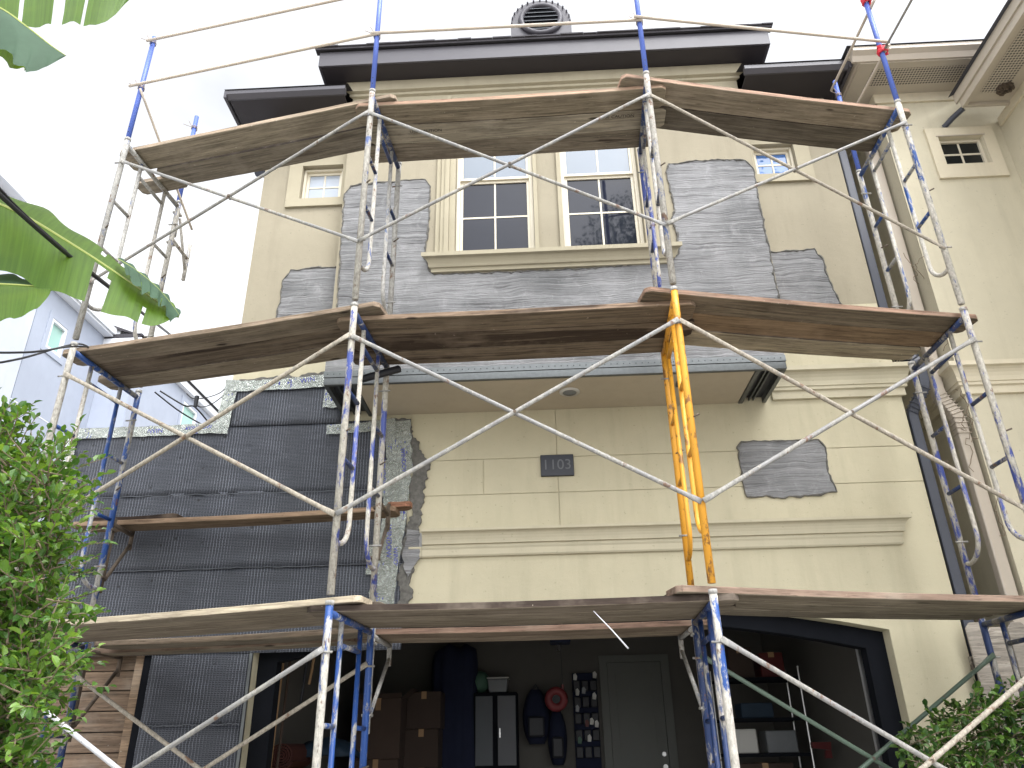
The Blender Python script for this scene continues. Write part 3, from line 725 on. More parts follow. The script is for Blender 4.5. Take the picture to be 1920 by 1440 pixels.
# dark door frame that follows the arch, set behind the stucco reveal
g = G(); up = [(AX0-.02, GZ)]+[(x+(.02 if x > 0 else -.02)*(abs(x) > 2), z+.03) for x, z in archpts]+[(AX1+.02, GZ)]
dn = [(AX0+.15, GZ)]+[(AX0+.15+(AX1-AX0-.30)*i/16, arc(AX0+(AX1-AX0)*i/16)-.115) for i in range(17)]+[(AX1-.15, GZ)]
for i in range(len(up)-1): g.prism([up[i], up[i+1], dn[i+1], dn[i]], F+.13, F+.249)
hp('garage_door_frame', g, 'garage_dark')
od = hp('overhead_door', G().box(-2.1, 2.35, 6.9, 9.2, 2.60, 2.65), 'overhead')
hp('door_panel', G().box(-2.1, 2.35, 6.88, 6.92, 2.55, 2.60).box(-2.1, 2.35, 7.45, 7.5, 2.57, 2.599).box(-2.1, 2.35, 8.05, 8.1, 2.57, 2.599).box(-2.1, 2.35, 8.65, 8.7, 2.57, 2.599), 'overhead', od)
hp('door_track', G().box(2.42, 2.46, 6.5, 9.4, 2.56, 2.62).tube([(2.44, 6.42, 1.2), (2.44, 6.42, 2.2), (2.44, 6.5, 2.45), (2.44, 6.7, 2.57)], .02, 6), 'steel')
# inner door
def q(px, py, Y=10.4): return at(px, py, Y)
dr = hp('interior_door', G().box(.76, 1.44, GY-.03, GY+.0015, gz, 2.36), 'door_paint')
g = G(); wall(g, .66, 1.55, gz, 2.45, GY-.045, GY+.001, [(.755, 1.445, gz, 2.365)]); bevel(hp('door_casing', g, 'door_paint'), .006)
g = G(); wall(g, .86, 1.34, 1.25, 2.26, GY-.042, GY-.031, [(.885, 1.315, 1.275, 2.235)]); hp('door_panel', g, 'door_paint', dr)
hp('door_knob', G().tube([(1.385, GY-.09, 1.15), (1.385, GY-.031, 1.15)], [.03, .02], 12).tube([(1.385, GY-.06, 1.29), (1.385, GY-.031, 1.29)], .026, 12), 'steel', dr)

def boxthing(name, label, cat, p, wd, dp, ht, mat, group=None, flaps=False, rz=0., tape_=True):
    t = thing(name, label, cat, p, group, rz)
    bevel(G().box(-wd/2, wd/2, -dp/2, dp/2, 0, ht).build('body', mat, t, local=True), .008)
    if flaps: G().add([(-wd/2, -dp/2, ht), (wd/2, -dp/2, ht), (wd/2+.02, -dp/2-.08, ht+.05), (-wd/2, -dp/2-.08, ht+.04)], [(0, 1, 2, 3)]).add([(wd/2, -dp/2, ht), (wd/2, dp/2, ht), (wd/2+.12, dp/2, ht+.11), (wd/2+.12, -dp/2, ht+.10)], [(0, 1, 2, 3)]).build('flap', mat, t, local=True)
    if tape_: G().box(-.03, .03, -dp/2-.001, dp/2+.001, ht*.8, ht+.002).build('packing_tape', 'handle_wood', t, local=True)
    return t
gb = 'cardboard boxes stacked in the garage'
ys = 9.6
boxes = [(700, 1330, .50, .45, 'tall brown carton at the bottom of the left garage stack', 'cardboard'), (770, 1345, .42, .5, 'dark brown carton beside the tall carton in the garage', 'cardboard2'),
         (790, 1300, .5, .20, 'flat brown carton above the dark carton in the garage', 'cardboard2')]
# floor standing stacks (x, y, w, d, h)
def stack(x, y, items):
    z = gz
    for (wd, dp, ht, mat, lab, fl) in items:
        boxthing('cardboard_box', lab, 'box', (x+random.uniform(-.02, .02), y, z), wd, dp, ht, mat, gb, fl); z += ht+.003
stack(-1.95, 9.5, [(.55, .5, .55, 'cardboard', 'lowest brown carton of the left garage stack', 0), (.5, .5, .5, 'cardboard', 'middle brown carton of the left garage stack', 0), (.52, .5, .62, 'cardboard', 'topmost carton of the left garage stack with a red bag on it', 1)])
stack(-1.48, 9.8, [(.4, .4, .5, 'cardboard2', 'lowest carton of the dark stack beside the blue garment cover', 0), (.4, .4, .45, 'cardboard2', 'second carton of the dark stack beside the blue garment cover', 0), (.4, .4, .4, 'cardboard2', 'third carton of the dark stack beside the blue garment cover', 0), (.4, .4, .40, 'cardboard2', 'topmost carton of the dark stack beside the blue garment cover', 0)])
# shrouded coats
g = G(); nA = 40
ctr = at(852, 1212, 10.1); x0_, zt = ctr.x, ctr.z
for j, (z, wd, dp) in enumerate([(zt, .14, .06), (zt-.06, .25, .12), (zt-.2, .27, .14), (zt-.7, .27, .15), (zt-1.25, .29, .16), (.75, .32, .17)]):
    for k in range(nA):
        t = 2*math.pi*k/nA; f = 1+.10*math.sin(t*9+j*.2)
        zz_ = z + (.035*math.cos(3*t) if j < 2 else 0)
        g.v.append((x0_+math.cos(t)*wd*f, 10.15+math.sin(t)*dp*f, zz_))
for j in range(5):
    for k in range(nA): k2 = (k+1) % nA; g.f.append((j*nA+k, j*nA+k2, (j+1)*nA+k2, (j+1)*nA+k)); g.mi.append(0)
g.f.append(tuple(range(nA))); g.mi.append(0)
o = g.build('garment_cover', 'navy', None, True); tag(o, 'long dark blue pleated garment cover hanging at the back of the garage', 'garment cover')
# cabinet
p = at(930, 1300, 10.25)
cab = thing('storage_cabinet', 'two door garage cabinet with pale doors and dark frame', 'cabinet', (p.x, 10.25, .75))
hw = .27
bevel(G().box(-hw, hw, -.18, .18, 0, p.z-.75).build('body', 'garage_dark', cab, local=True), .006)
h_ = p.z-.75
bevel(G().box(-hw+.03, -.03, -.2, -.182, h_*.36, h_-.04).build('door', 'cabinet_grey', cab, local=True), .004)
bevel(G().box(.03, hw-.02, -.2, -.182, h_*.36, h_-.04).build('door', 'cabinet_white', cab, local=True), .004)
G().box(.05, .065, -.212, -.2005, h_*.6, h_*.68).build('handle', 'steel', cab, local=True)
G().box(-hw+.03, hw-.03, -.19, -.181, .05, h_*.3).build('drawer', 'navy', cab, local=True)
tb = thing('plastic_tub', 'clear plastic tub standing on the garage cabinet', 'tub', (p.x+.03, 10.25, p.z+.003))
bevel(G().prism([(-.11, 0), (.11, 0), (.13, .16), (-.13, .16)], -.12, .12).build('body', 'clear_tub', tb, local=True), .01)
bevel(G().box(-.14, .14, -.13, .13, .161, .18).build('lid', 'white', tb, local=True), .006)
gbag = G(); bm_ = []
for j in range(7):
    for k in range(14):
        th = math.pi*j/6; ph = 2*math.pi*k/14; rr = .13*(1+.2*noise.noise(Vector((j*.7, k*.8, 3))))
        gbag.v.append((p.x-.2+rr*math.sin(th)*math.cos(ph), 10.25+rr*math.sin(th)*math.sin(ph), p.z+.135+.132*math.cos(th)))
for j in range(6):
    for k in range(14): k2 = (k+1) % 14; gbag.f.append((j*14+k, j*14+k2, (j+1)*14+k2, (j+1)*14+k)); gbag.mi.append(0)
tag(gbag.build('plastic_bag', 'green_bag', None, True), 'crumpled dark green plastic bag on the garage cabinet beside the tub', 'bag')
# backpacks
def backpack(px, py, hgt, wd, lab, lettersp=None):
    c = at(px, py, 10.3); t = thing('backpack', lab, 'backpack', (c.x, 10.32, c.z-hgt), 'dark bags hanging on the garage wall')
    g = G(); n_ = 18
    for j in range(9):
        u = j/8; rr = math.sin(math.pi*min(1, max(.0, u*.86+.10)))**.5
        for k in range(n_):
            a = 2*math.pi*k/n_; g.v.append((math.cos(a)*wd/2*rr*(1+.06*math.sin(5*a)), math.sin(a)*.13*rr, hgt*u))
    for j in range(8):
        for k in range(n_): k2 = (k+1) % n_; g.f.append((j*n_+k, j*n_+k2, (j+1)*n_+k2, (j+1)*n_+k)); g.mi.append(0)
    g.f += [tuple(range(n_))[::-1], tuple(range(8*n_, 9*n_))]; g.mi += [0, 0]
    g.build('body', 'navy', t, True, local=True)
    b = bevel(G().box(-wd*.3, wd*.3, -.17, -.12, hgt*.12, hgt*.5).build('pocket', 'black', t, local=True), .03, 2)
    G().tube([(-.05, 0, hgt*.98), (0, 0, hgt+.06), (.05, 0, hgt*.98)], .012, 6).build('strap', 'black', t, local=True)
    return t
backpack(1004, 1293, .62, .34, 'large dark backpack hanging left of the red ring in the garage')
backpack(1043, 1330, .62, .24, 'slim dark bag hanging under the red ring in the garage')
# red ring
c = at(1043, 1311, 10.12); t = thing('red_reel', 'round pinkish red plastic reel hanging on the garage wall', 'reel', (c.x, 10.12, c.z))
G().tube([(.095*math.cos(a*math.pi/12), 0, .095*math.sin(a*math.pi/12)) for a in range(25)], .05, 10, False).build('rim', 'pink', t, True, local=True)
G().tube([(0, -.02, 0), (0, .03, 0)], .05, 16).build('hub', 'black', t, local=True)
# shoe organiser
c0 = at(1072, 1262, 10.4); c1 = at(1118, 1262, 10.4)
t = thing('hanging_organizer', 'dark hanging shoe organizer with pale items left of the inner door', 'organizer', ((c0.x+c1.x)/2, 10.44, c0.z))
wd = (c1.x-c0.x)
bevel(G().box(-wd/2, wd/2, -.012, .0, -1.3, 0).build('backing', 'navy', t, local=True), .004)
for rr in range(5):
    for cc in range(3): bevel(G().box(-wd/2+.01+cc*wd/3, -wd/2-.004+(cc+1)*wd/3, -.055, -.0125, -.22-rr*.19, -.09-rr*.19).build('pocket', 'black', t, local=True), .01)
for (u, v_, m_) in ((-.12, -.05, 'white'), (.13, -.03, 'white'), (-.10, -.23, 'white'), (-.02, -.21, 'clear_tub'), (.11, -.28, 'white'), (-.11, -.42, 'clear_tub'), (.0, -.59, 'red'), (.06, -.57, 'white'), (.12, -.6, 'white'), (-.1, -.78, 'green_bag'), (.02, -.76, 'white')):
    G().prism([(u-.022, v_-.035), (u+.02, v_-.04), (u+.03, v_+.01), (u+.008, v_+.045), (u-.018, v_+.03)], -.075, -.05).build('stored_item', m_, t, local=True)
# ceiling opener and pull cord
c = at(1050, 1199, 8.6); t = thing('garage_door_opener', 'blue black garage door opener box with hanging cord', 'garage opener', (c.x, 8.6, c.z-.04))
bevel(G().box(-.11, .11, -.15, .15, 0, .1).build('housing', 'navy', t, local=True), .01)
G().tube([(0, -.1, 0), (0.005, -.1, -.42)], .003, 5).build('cord', 'black', t, local=True)
G().tube([(.005, -.1, -.46), (.005, -.1, -.42)], .015, 6).build('pull', 'red', t, local=True)
G().box(-.02, .02, -2.0, 1.6, .101, .15).build('rail', 'steel', t, local=True)
# shelf rack on the right
c = at(1480, 1290, 8.9)
sx0, sx1, sy0, sy1 = 1.75, 2.55, 8.4, 8.85
sh = thing('shelf_rack', 'black wire shelf rack loaded with bins against the right garage wall', 'shelf', (2.15, 8.6, gz))
for x in (sx0, sx1):
    for y in (sy0, sy1): G().tube([(x, y, gz), (x, y, 2.1)], .011, 8).build('post', 'steel', sh)
for z in (.55, .95, 1.30, 1.62, 2.0):
    g = G().box(sx0, sx1, sy0, sy0+.015, z-.03, z).box(sx0, sx1, sy1-.015, sy1, z-.03, z)
    for i in range(14): g.box(sx0+.02+i*.056, sx0+.026+i*.056, sy0+.016, sy1-.016, z-.006, z)
    g.build('shelf', 'garage_dark', sh)
items = [(1.95, 1.303, .22, .22, 'white', 'white lidded bin on the lower shelf of the rack', 'bin'), (2.3, 1.303, .3, .2, 'clear_tub', 'pale plastic bin right of the white bin on the rack', 'bin'), (2.1, 1.623, .32, .14, 'blue_tarp', 'folded blue and white bag on the middle shelf of the rack', 'bag'), (2.0, 2.003, .25, .3, 'cardboard2', 'brown carton on the top shelf of the rack', 'box'), (2.32, 2.003, .24, .24, 'red', 'red box on the top shelf of the rack', 'box'), (2.1, .953, .55, .26, 'cardboard2', 'wide brown carton low on the rack', 'box')]
for (x, z, wd, ht, m_, lab, cat) in items:
    boxthing('storage_bin' if cat == 'bin' else 'storage_bag' if cat == 'bag' else 'cardboard_box', lab, cat, (x, 8.62, z), wd, .3, ht, m_, 'things stored on the rack', tape_=(cat == 'box'))
c = at(1540, 1400, 8.2)
t = thing('power_tool', 'red cordless tool lying low by the rack', 'power tool', (c.x, 8.2, c.z-.03))
G().prism([(-.09, .02), (.08, .0), (.09, .07), (-.09, .07)], -.03, .03).build('motor_body', 'red', t, local=True); G().prism([(.02, -.07), (.08, -.07), (.08, -.001), (.03, -.001)], -.025, .025).build('grip', 'red', t, local=True)
c = at(1325, 1372, 8.0); t = thing('spirit_level', 'yellow capped tool standing by the garage wall', 'tool', (c.x, 8.0, gz))
G().box(-.02, .02, -.015, .015, 0, c.z-gz-.05).build('shaft', 'black', t, local=True); bevel(G().box(-.022, .022, -.02, .02, c.z-gz-.049, c.z-gz+.05).build('cap', 'yellow', t, local=True), .004)
# rolled mat, tarp, bench
c = at(545, 1418, 7.6)
bench = thing('work_shelf', 'yellow edged low work shelf under the rolled red mat', 'shelf', (c.x, 7.6, gz))
G().box(-.3, .55, -.25, .3, c.z-gz-.16, c.z-gz-.12).build('board', 'yellow', bench, local=True)
for a in (-.27, .52): G().box(a-.02, a+.02, -.2, .25, 0, c.z-gz-.161).build('leg', 'garage_dark', bench, local=True)
g = G(); pts = [((.012+.0105*i/14*2)*math.cos(i*2*math.pi/14), (.012+.0105*i/14*2)*math.sin(i*2*math.pi/14)) for i in range(70)]
vs = [(x*1.05, -.3, z) for x, z in pts]+[(x*1.05, .3, z) for x, z in pts]; g.add(vs, [(i, i+1, i+71, i+70) for i in range(69)])
o = g.build('rolled_mat', 'redmat'); o.location = (c.x, 7.62, c.z+.006); m = o.modifiers.new('s', 'SOLIDIFY'); m.thickness = .013
tag(o, 'rolled up dark red foam mat lying on the low garage shelf', 'mat')
g = G(); nX, nY = 18, 8
cc = at(610, 1400, 7.9)
for i in range(nX+1):
    for j in range(nY+1):
        u, v_ = i/nX, j/nY; g.v.append((cc.x-.3+.6*u, 7.75+.4*v_, cc.z-.08+.16*math.sin(math.pi*u)**.5*math.sin(math.pi*v_)**.5+.03*noise.noise(Vector((u*6, v_*6, 2)))))
for i in range(nX):
    for j in range(nY): a = i*(nY+1)+j; g.f.append((a, a+nY+1, a+nY+2, a+1)); g.mi.append(0)
o = g.build('folded_tarp', 'blue_tarp', None, True); m = o.modifiers.new('s', 'SOLIDIFY'); m.thickness = .02
tag(o, 'crumpled blue tarp heaped beside the rolled red mat', 'tarp')
for i, (px, py, pb, m_, lab) in enumerate(((515, 1235, 505, 'navy', 'dark blue handled broom leaning just inside the garage left side'), (531, 1240, 520, 'handle_wood', 'brown wooden handled tool leaning inside the garage left side'), (545, 1228, 536, 'cardboard', 'tan long handled tool leaning inside the garage beside the broom'), (578, 1225, 572, 'black', 'black handled tool hanging on the left garage wall'), (592, 1215, 588, 'handle_wood', 'short brown handled tool hanging highest on the left garage wall'))):
    a = at(px, py, 7.0); t = thing('garage_tool', lab, 'garden tool', (a.x, 7.0, a.z-1.), 'tools hung inside the garage left side')
    ln = 1.5 if i < 3 else .45 if i == 3 else .3
    G().tube([(-.03, 0, 1-ln), (0, 0, 1.)], .012, 8).build('handle', m_, t, local=True)
    bevel(G().box(-.03, .03, -.02, .02, 1.001, 1.07).build('head', 'black', t, local=True), .008)

# ================================================================== GATE AND FENCE
gate = thing('wooden_gate', 'brown plank gate under the mesh covered wall at lower left', 'gate', (-3.5, F+.1, GZ))
z = GZ+.03; i = 0
while z < 2.1:
    hgt = random.uniform(.135, .15)
    o = bevel(G().box(-3.975, -3.215, F+.08+random.uniform(0, .008), F+.11, z, min(z+hgt, 2.12)).build('plank', 'wood_gate', gate), .004)
    kt = random.uniform(.72, 1.05); o.color = (kt, kt*.97, kt*.94, random.uniform(.1, .6)); z += hgt+.007; i += 1
o = bevel(G().box(-3.205, -3.135, F+.03, F+.12, GZ, 2.125).build('post', 'wood_gate', gate), .004); o.color = (1.35, 1.3, 1.2, .1)
g = G().box(-3.97, -3.22, F+.125, F+.15, GZ+.1, 2.1).build('backing', 'garage_dark', gate)
fence = thing('wooden_fence', 'grey weathered dog eared fence closing the gap right of the house', 'fence', (3.7, 6.0, GZ))
x = 3.085; i = 0
while x < 4.75:
    wd = .142; top = 2.155+random.uniform(-.02, .02); dy = .016*(i % 2)
    g = G().prism([(x, GZ), (x+wd, GZ), (x+wd, top-.04), (x+wd-.035, top), (x+.035, top), (x, top-.04)], 5.98+dy, 6.0+dy)
    o = bevel(g.build('fence_board', 'wood_fence', fence), .004); o.color = (random.uniform(.85, 1.2),)*3+(random.uniform(.1, .55),); x += wd+.008; i += 1
G().box(3.085, 4.75, 6.02, 6.06, 1.85, 1.94).box(3.085, 4.75, 6.02, 6.06, .5, .59).build('fence_rail', 'wood_fence', fence)

# ================================================================== NEIGHBOUR ON THE RIGHT
NX = 3.65
nb = thing('neighbor_house', 'pale cream stucco neighbor house at the right edge with beige eaves', 'house', (4.2, F, GZ))
def nbp(name, g, mats, parent=None): return _hp(name, g, mats, parent or nb, False)
g = G(); wall(g, NX, 5.8, GZ, 7.75, F, F+.25, [(4.14, 4.58, 6.55, 6.90)]); g.box(NX, NX+.2, F+.252, 13, GZ, 7.55)
nbp('wall', g, 'neighbor_stucco')
nbp('wing_wall', G().box(4.802, 5.4, 2.6, F-.001, GZ, 7.099), 'neighbor_stucco')
g = G(); wall(g, 4.03, 4.70, 6.38, 7.02, F-.028, F-.0005, [(4.138, 4.582, 6.548, 6.902)]); bevel(nbp('window_surround', g, 'neighbor_trim'), .006)
_h = house; 
def nbwindow():
    f = G(); wall(f, 4.142, 4.578, 6.552, 6.898, F+.03, F+.09, [(4.17, 4.55, 6.58, 6.87)]); wv = bevel(nbp('window', f, 'frame'), .004)
    bevel(nbp('muntin', G().box(4.35, 4.37, F+.045, F+.06, 6.58, 6.87).box(4.17, 4.55, F+.0455, F+.0595, 6.715, 6.735), 'frame', wv), .003)
    for a, b in ((4.17, 4.352), (4.368, 4.55)):
        for c, d in ((6.58, 6.717), (6.733, 6.87)): nbp('pane', G().box(a, b, F+.052, F+.056, c, d), 'glass_dark', wv)
    nbp('window_head', G().box(4.12, 4.60, F-.035, F-.0285, 6.903, 6.915), 'gutter_beige')
nbwindow()
# cornice that returns along the side wall
n_ = len(corp); vs = []
for o, z in corp: vs.append((4.8, F-o, z-.01))
for o, z in corp: vs.append((NX-o, F-o, z-.01))
for o, z in corp: vs.append((NX-o, 9.5, z-.01))
nbp('cornice', G().add(vs, [(k*n_+i, k*n_+i+1, (k+1)*n_+i+1, (k+1)*n_+i) for k in range(2) for i in range(n_-1)]), 'neighbor_trim')
# main eave
ez = 7.52
nbp('soffit', G().box(3.34, 5.8, 5.66, F-.001, ez, ez+.02).box(3.34, NX-.001, F, 12, ez, ez+.02), 'eave_beige')
nbp('soffit_vent', G().box(3.5, 4.6, 5.74, 5.96, ez-.004, ez-.001), 'soffit_vent')
nbp('frieze_board', G().box(NX-.02, 4.8, F-.025, F-.001, 7.40, ez-.001).box(NX-.025, NX-.001, F-.02, 12, 7.40, ez-.001), 'neighbor_trim')
gp = [(0, 0), (-.03, .05), (-.075, .08), (-.075, .125), (-.05, .13), (0.02, .13), (0.02, 0)]
nbp('gutter', G().prism([(5.64+a, ez+.01+b) for a, b in gp], 3.26, 4.9, 'x').prism([(3.32+a, ez+.01+b) for a, b in gp], 5.66, 12, 'y'), 'gutter_beige')
nbp('roof', G().add([(3.2, 5.55, 7.66), (5.2, 5.55, 7.66), (5.2, 9, 9), (5, 9, 9)], [(0, 1, 2, 3)]).add([(3.2, 5.55, 7.661), (5, 9, 9), (5, 13, 9), (3.2, 13, 7.66)], [(0, 1, 2, 3)]), 'shingle')
# projecting wing eave
wz = 7.10
nbp('soffit', G().box(4.36, 5.4, 2.4, 5.82, wz, wz+.02), 'eave_beige')
nbp('soffit_vent', G().box(4.42, 4.66, 2.5, 5.7, wz-.004, wz-.001), 'soffit_vent')
nbp('fascia', G().box(4.32, 4.358, 2.4, 5.86, wz-.03, wz+.15).box(4.3, 4.32, 2.4, 5.9, wz+.06, wz+.17).box(4.36, 4.9, 5.825, 5.86, wz-.03, wz+.15), 'eave_beige')
nbp('frieze_board', G().box(4.775, 4.801, 2.5, 6.06, wz-.1, wz-.001), 'neighbor_trim')
nbp('roof', G().add([(4.26, 2.4, wz+.17), (4.26, 5.92, wz+.17), (5.6, 5.92, wz+.9), (5.6, 2.4, wz+.9)], [(0, 1, 2, 3)]), 'shingle')
c = Vector((4.62, 5.65, wz-.005)); g = G()
for a in range(40): 
    t = random.random()*6.28; rr = random.random()**.5*.075; g.box(c.x+rr*math.cos(t)-.012, c.x+rr*math.cos(t)+.012, c.y+rr*math.sin(t)-.012, c.y+rr*math.sin(t)+.012, wz-.02-random.random()*.03, wz-.0045)
nest = g.build('wasp_nest', 'rusty'); tag(nest, 'small brown nest stuck under the neighbor house eave', 'nest')
nbp('corner_pipe', G().tube([(4.36, 5.90, 7.10), (4.30, 6.0, 7.08), (4.24, 6.09, 7.04)], .028, 8), 'gutter_dark')
# downspout on the neighbour's side wall
dpath = [(3.57, 6.30, 7.5), (3.57, 6.30, 4.52), (3.50, 6.22, 4.36), (3.50, 6.22, 4.10), (3.57, 6.16, 3.88), (3.57, 6.16, GZ)]
downspout(dpath, .10, .08, 'gutter_beige', 'downspout', nb)
rg = G()
for (a, b, k_) in (((3.57, 6.30, 4.50), (3.505, 6.225, 4.38), 7), ((3.505, 6.215, 4.09), (3.57, 6.165, 3.90), 7), ((3.57, 6.16, 3.86), (3.57, 6.16, 3.72), 4)):
    a, b = Vector(a), Vector(b); t = (b-a).normalized(); xv = t.cross(Vector((0, 1, 0))).normalized(); yv = xv.cross(t)
    for k in range(k_):
        p = a.lerp(b, k/(k_-1)); rg.tube([p+xv*q_*.054+yv*s*.044 for q_, s in ((-1, -1), (1, -1), (1, 1), (-1, 1), (-1, -1))], .005, 4, False)
nbp('elbow_ridge', rg, 'gutter_beige')
# dry vine on the neighbour's downspout
vine = thing('dry_vine', 'thin dry brown vine creeping along the beige downspout', 'vine', (3.55, 6.2, GZ))
for k in range(9):
    g = G(); z = random.uniform(2.3, 5.4); x = random.uniform(3.5, 3.64); pts = [Vector((x, 6.08, z))]
    for s in range(14): pts.append(pts[-1]+Vector((random.uniform(-.035, .035), random.uniform(-.02, .02), random.uniform(-.01, .06))))
    g.tube(pts, .003, 5).build('stem', 'twig', vine)

# ================================================================== BLUE GREY BUILDING ON THE LEFT
bb = thing('bluegrey_building', 'pale blue grey stucco building far left behind the scaffold', 'building', (-9, 12, GZ))
def bbp(name, g, mats, parent=None): return _hp(name, g, mats, parent or bb, False)
X1, X2 = -8.0, -7.35
def sidewall(x, y0, y1, z1, opens, thick=.3):
    g = G(); wall(g, y0, y1, GZ, z1, 0, thick, opens); g.v = [(x-b, a, c) for a, b, c in g.v]; return g
WA = (10.55, 10.97, 7.42, 7.96); WB = (14.05, 14.7, 7.35, 8.0)
bbp('wall', sidewall(X1, 10.16, 12.1, 8.40, [WA]), 'bluegrey')
bbp('wall', sidewall(X1+.02, 6.0, 10.12, 9.15, []), 'bluegrey2')
bbp('wall_recess', sidewall(X1-.05, 10.0, 10.3, 8.4, []), 'bluewhite')
bbp('wall', sidewall(X2, 12.105, 19, 8.22, [(WB[0], WB[1], WB[2], WB[3])]).box(X1-.3, X2-.302, 12.105, 12.4, GZ, 8.22), 'bluegrey')
for (x, W) in ((X1, WA), (X2, WB)):
    g = G(); wall(g, W[0], W[1], W[2], W[3], 0, .06, [(W[0]+.045, W[1]-.045, W[2]+.045, W[3]-.045)]); g.v = [(x-b+.012, a, c) for a, b, c in g.v]
    wv = bbp('window', g, 'bluewhite'); g = G().box(x-.045, x-.04, W[0]+.045, W[1]-.045, W[2]+.045, W[3]-.045); bbp('pane', g, 'glass_aqua', wv)
    g = G(); wall(g, W[0]-.09, W[1]+.09, W[2]-.09, W[3]+.09, -.02, -.0005, [(W[0]-.002, W[1]+.002, W[2]-.002, W[3]+.002)]); g.v = [(x-b, a, c) for a, b, c in g.v]; bbp('window_surround', g, 'bluegrey')
bbp('fascia', G().box(X1-.3, X1+.16, 9.9, 12.2, 8.40, 8.53).box(X1+.17, X1+.2, 9.9, 12.2, 8.44, 8.56).box(X1-.3, X1+.2, 6, 9.88, 9.15, 9.3), 'bluewhite')
bbp('fascia', G().box(X1-.3, X2+.06, 12.0, 12.1, 8.225, 8.36).box(X2+.002, X2+.1, 12.12, 19, 8.2, 8.34), 'bluewhite')
bbp('roof', G().add([(X1+.2, 12.0, 8.55), (X2+.15, 12.0, 8.37), (X2+.15, 19, 8.37), (X1-3, 19, 9.9), (X1-3, 12, 9.9)], [(0, 1, 2, 3, 4)]), 'shingle')
bbp('roof_edge', G().box(X1+.0, X2+.05, 12.0, 12.6, 8.365, 8.45), 'shingle')
bbp('roof_vent', G().box(-7.95, -7.75, 12.05, 12.3, 8.45, 8.56), 'bluewhite')
bbp('control_joint', G().box(X1+.001, X1+.004, 6, 12.09, 6.3, 6.315), 'bluewhite')

# ================================================================== SCAFFOLD
TZ = [0, 2.177, 4.157, 6.137]; H = 1.98; DEP = .84
TOW = {'L': (-3.41, 4.79, -3.34, 5.63), 'ML': (-1.23, 4.40, -1.17, 5.25), 'MR': (.93, 4.36, .97, 5.20), 'R': (3.03, 4.78, 3.02, 5.61)}
ORD = {'L': 'leftmost tower', 'ML': 'second tower from left', 'MR': 'third tower from left', 'R': 'rightmost tower'}
LEV = ['', 'bottom lift', 'middle lift', 'top lift']
def mesh_of(g, name, smooth=True):
    o = g.build(name, 'blue', None, smooth); me = o.data; bpy.data.objects.remove(o); return me
fm = {}
HB = .07
fm['front_leg'] = mesh_of(G().tube([(0, 0, .03), (0, 0, H-.20), (0, 0, H-.004)], .0228, 12), 'leg')
fm['back_leg'] = mesh_of(G().tube([(0, DEP, .03), (0, DEP, H-.20), (0, DEP, H-.004)], .0228, 12), 'leg')
fm['coup_f'] = mesh_of(G().tube([(0, 0, H-.03), (0, 0, H-.004)], .0255, 12), 'coupling'); fm['coup_b'] = mesh_of(G().tube([(0, DEP, H-.03), (0, DEP, H-.004)], .0255, 12), 'coupling')
fm['bar'] = mesh_of(G().tube([(0, .02, H-HB), (0, DEP-.02, H-HB)], .0205, 12), 'top_bar')
fm['bar2'] = mesh_of(G().tube([(0, .245, H-HB-.15), (0, DEP-.245, H-HB-.15)], .0155, 10), 'lower_bar')
def inner(y, dirn, zb):
    y0_ = y+dirn*.232; r_ = .085
    pts = [(0, y0_, H-HB-.018), (0, y0_, zb+.22)]
    for k in range(8):
        t = k/7*math.pi/2; pts.append((0, y0_-dirn*(.19*(1-math.cos(t))), zb+.19-.17*math.sin(t)-.0))
    pts.append((0, y+dirn*.018, zb+.028)); return pts
fm['inner_f'] = mesh_of(G().tube(inner(0, 1, H-1.66), .0162, 10), 'inner_upright')
fm['inner_b'] = mesh_of(G().tube(inner(DEP, -1, H-1.66), .0162, 10), 'inner_upright')
for i, zr in enumerate((H-.655, H-1.115)):
    fm['rf%d' % i] = mesh_of(G().tube([(0, .018, zr), (0, .22, zr)], .0145, 8), 'rung'); fm['rb%d' % i] = mesh_of(G().tube([(0, DEP-.22, zr), (0, DEP-.018, zr)], .0145, 8), 'rung')
studs = G()
for y in (0, DEP):
    for z in (H-.285, H-1.475): studs.tube([(-.045, y-.02, z), (.045, y-.02, z)], .007, 6)
fm['studs'] = mesh_of(studs, 'brace_stud')
pins = G()
for (y, z) in ((DEP-.02, H-.88), (0, H-.95)): pins.tube([(0, y, z), (.05, y-.03, z+.012)], .006, 6)
fm['pins'] = mesh_of(pins, 'lock_pin')
fm['plate'] = mesh_of(G().box(-.08, .08, -.08, .08, .004, .016).box(-.08, .08, DEP-.08, DEP+.08, .004, .016).tube([(0, 0, .016), (0, 0, .06)], .016, 8).tube([(0, DEP, .016), (0, DEP, .06)], .016, 8), 'base_plate', False)
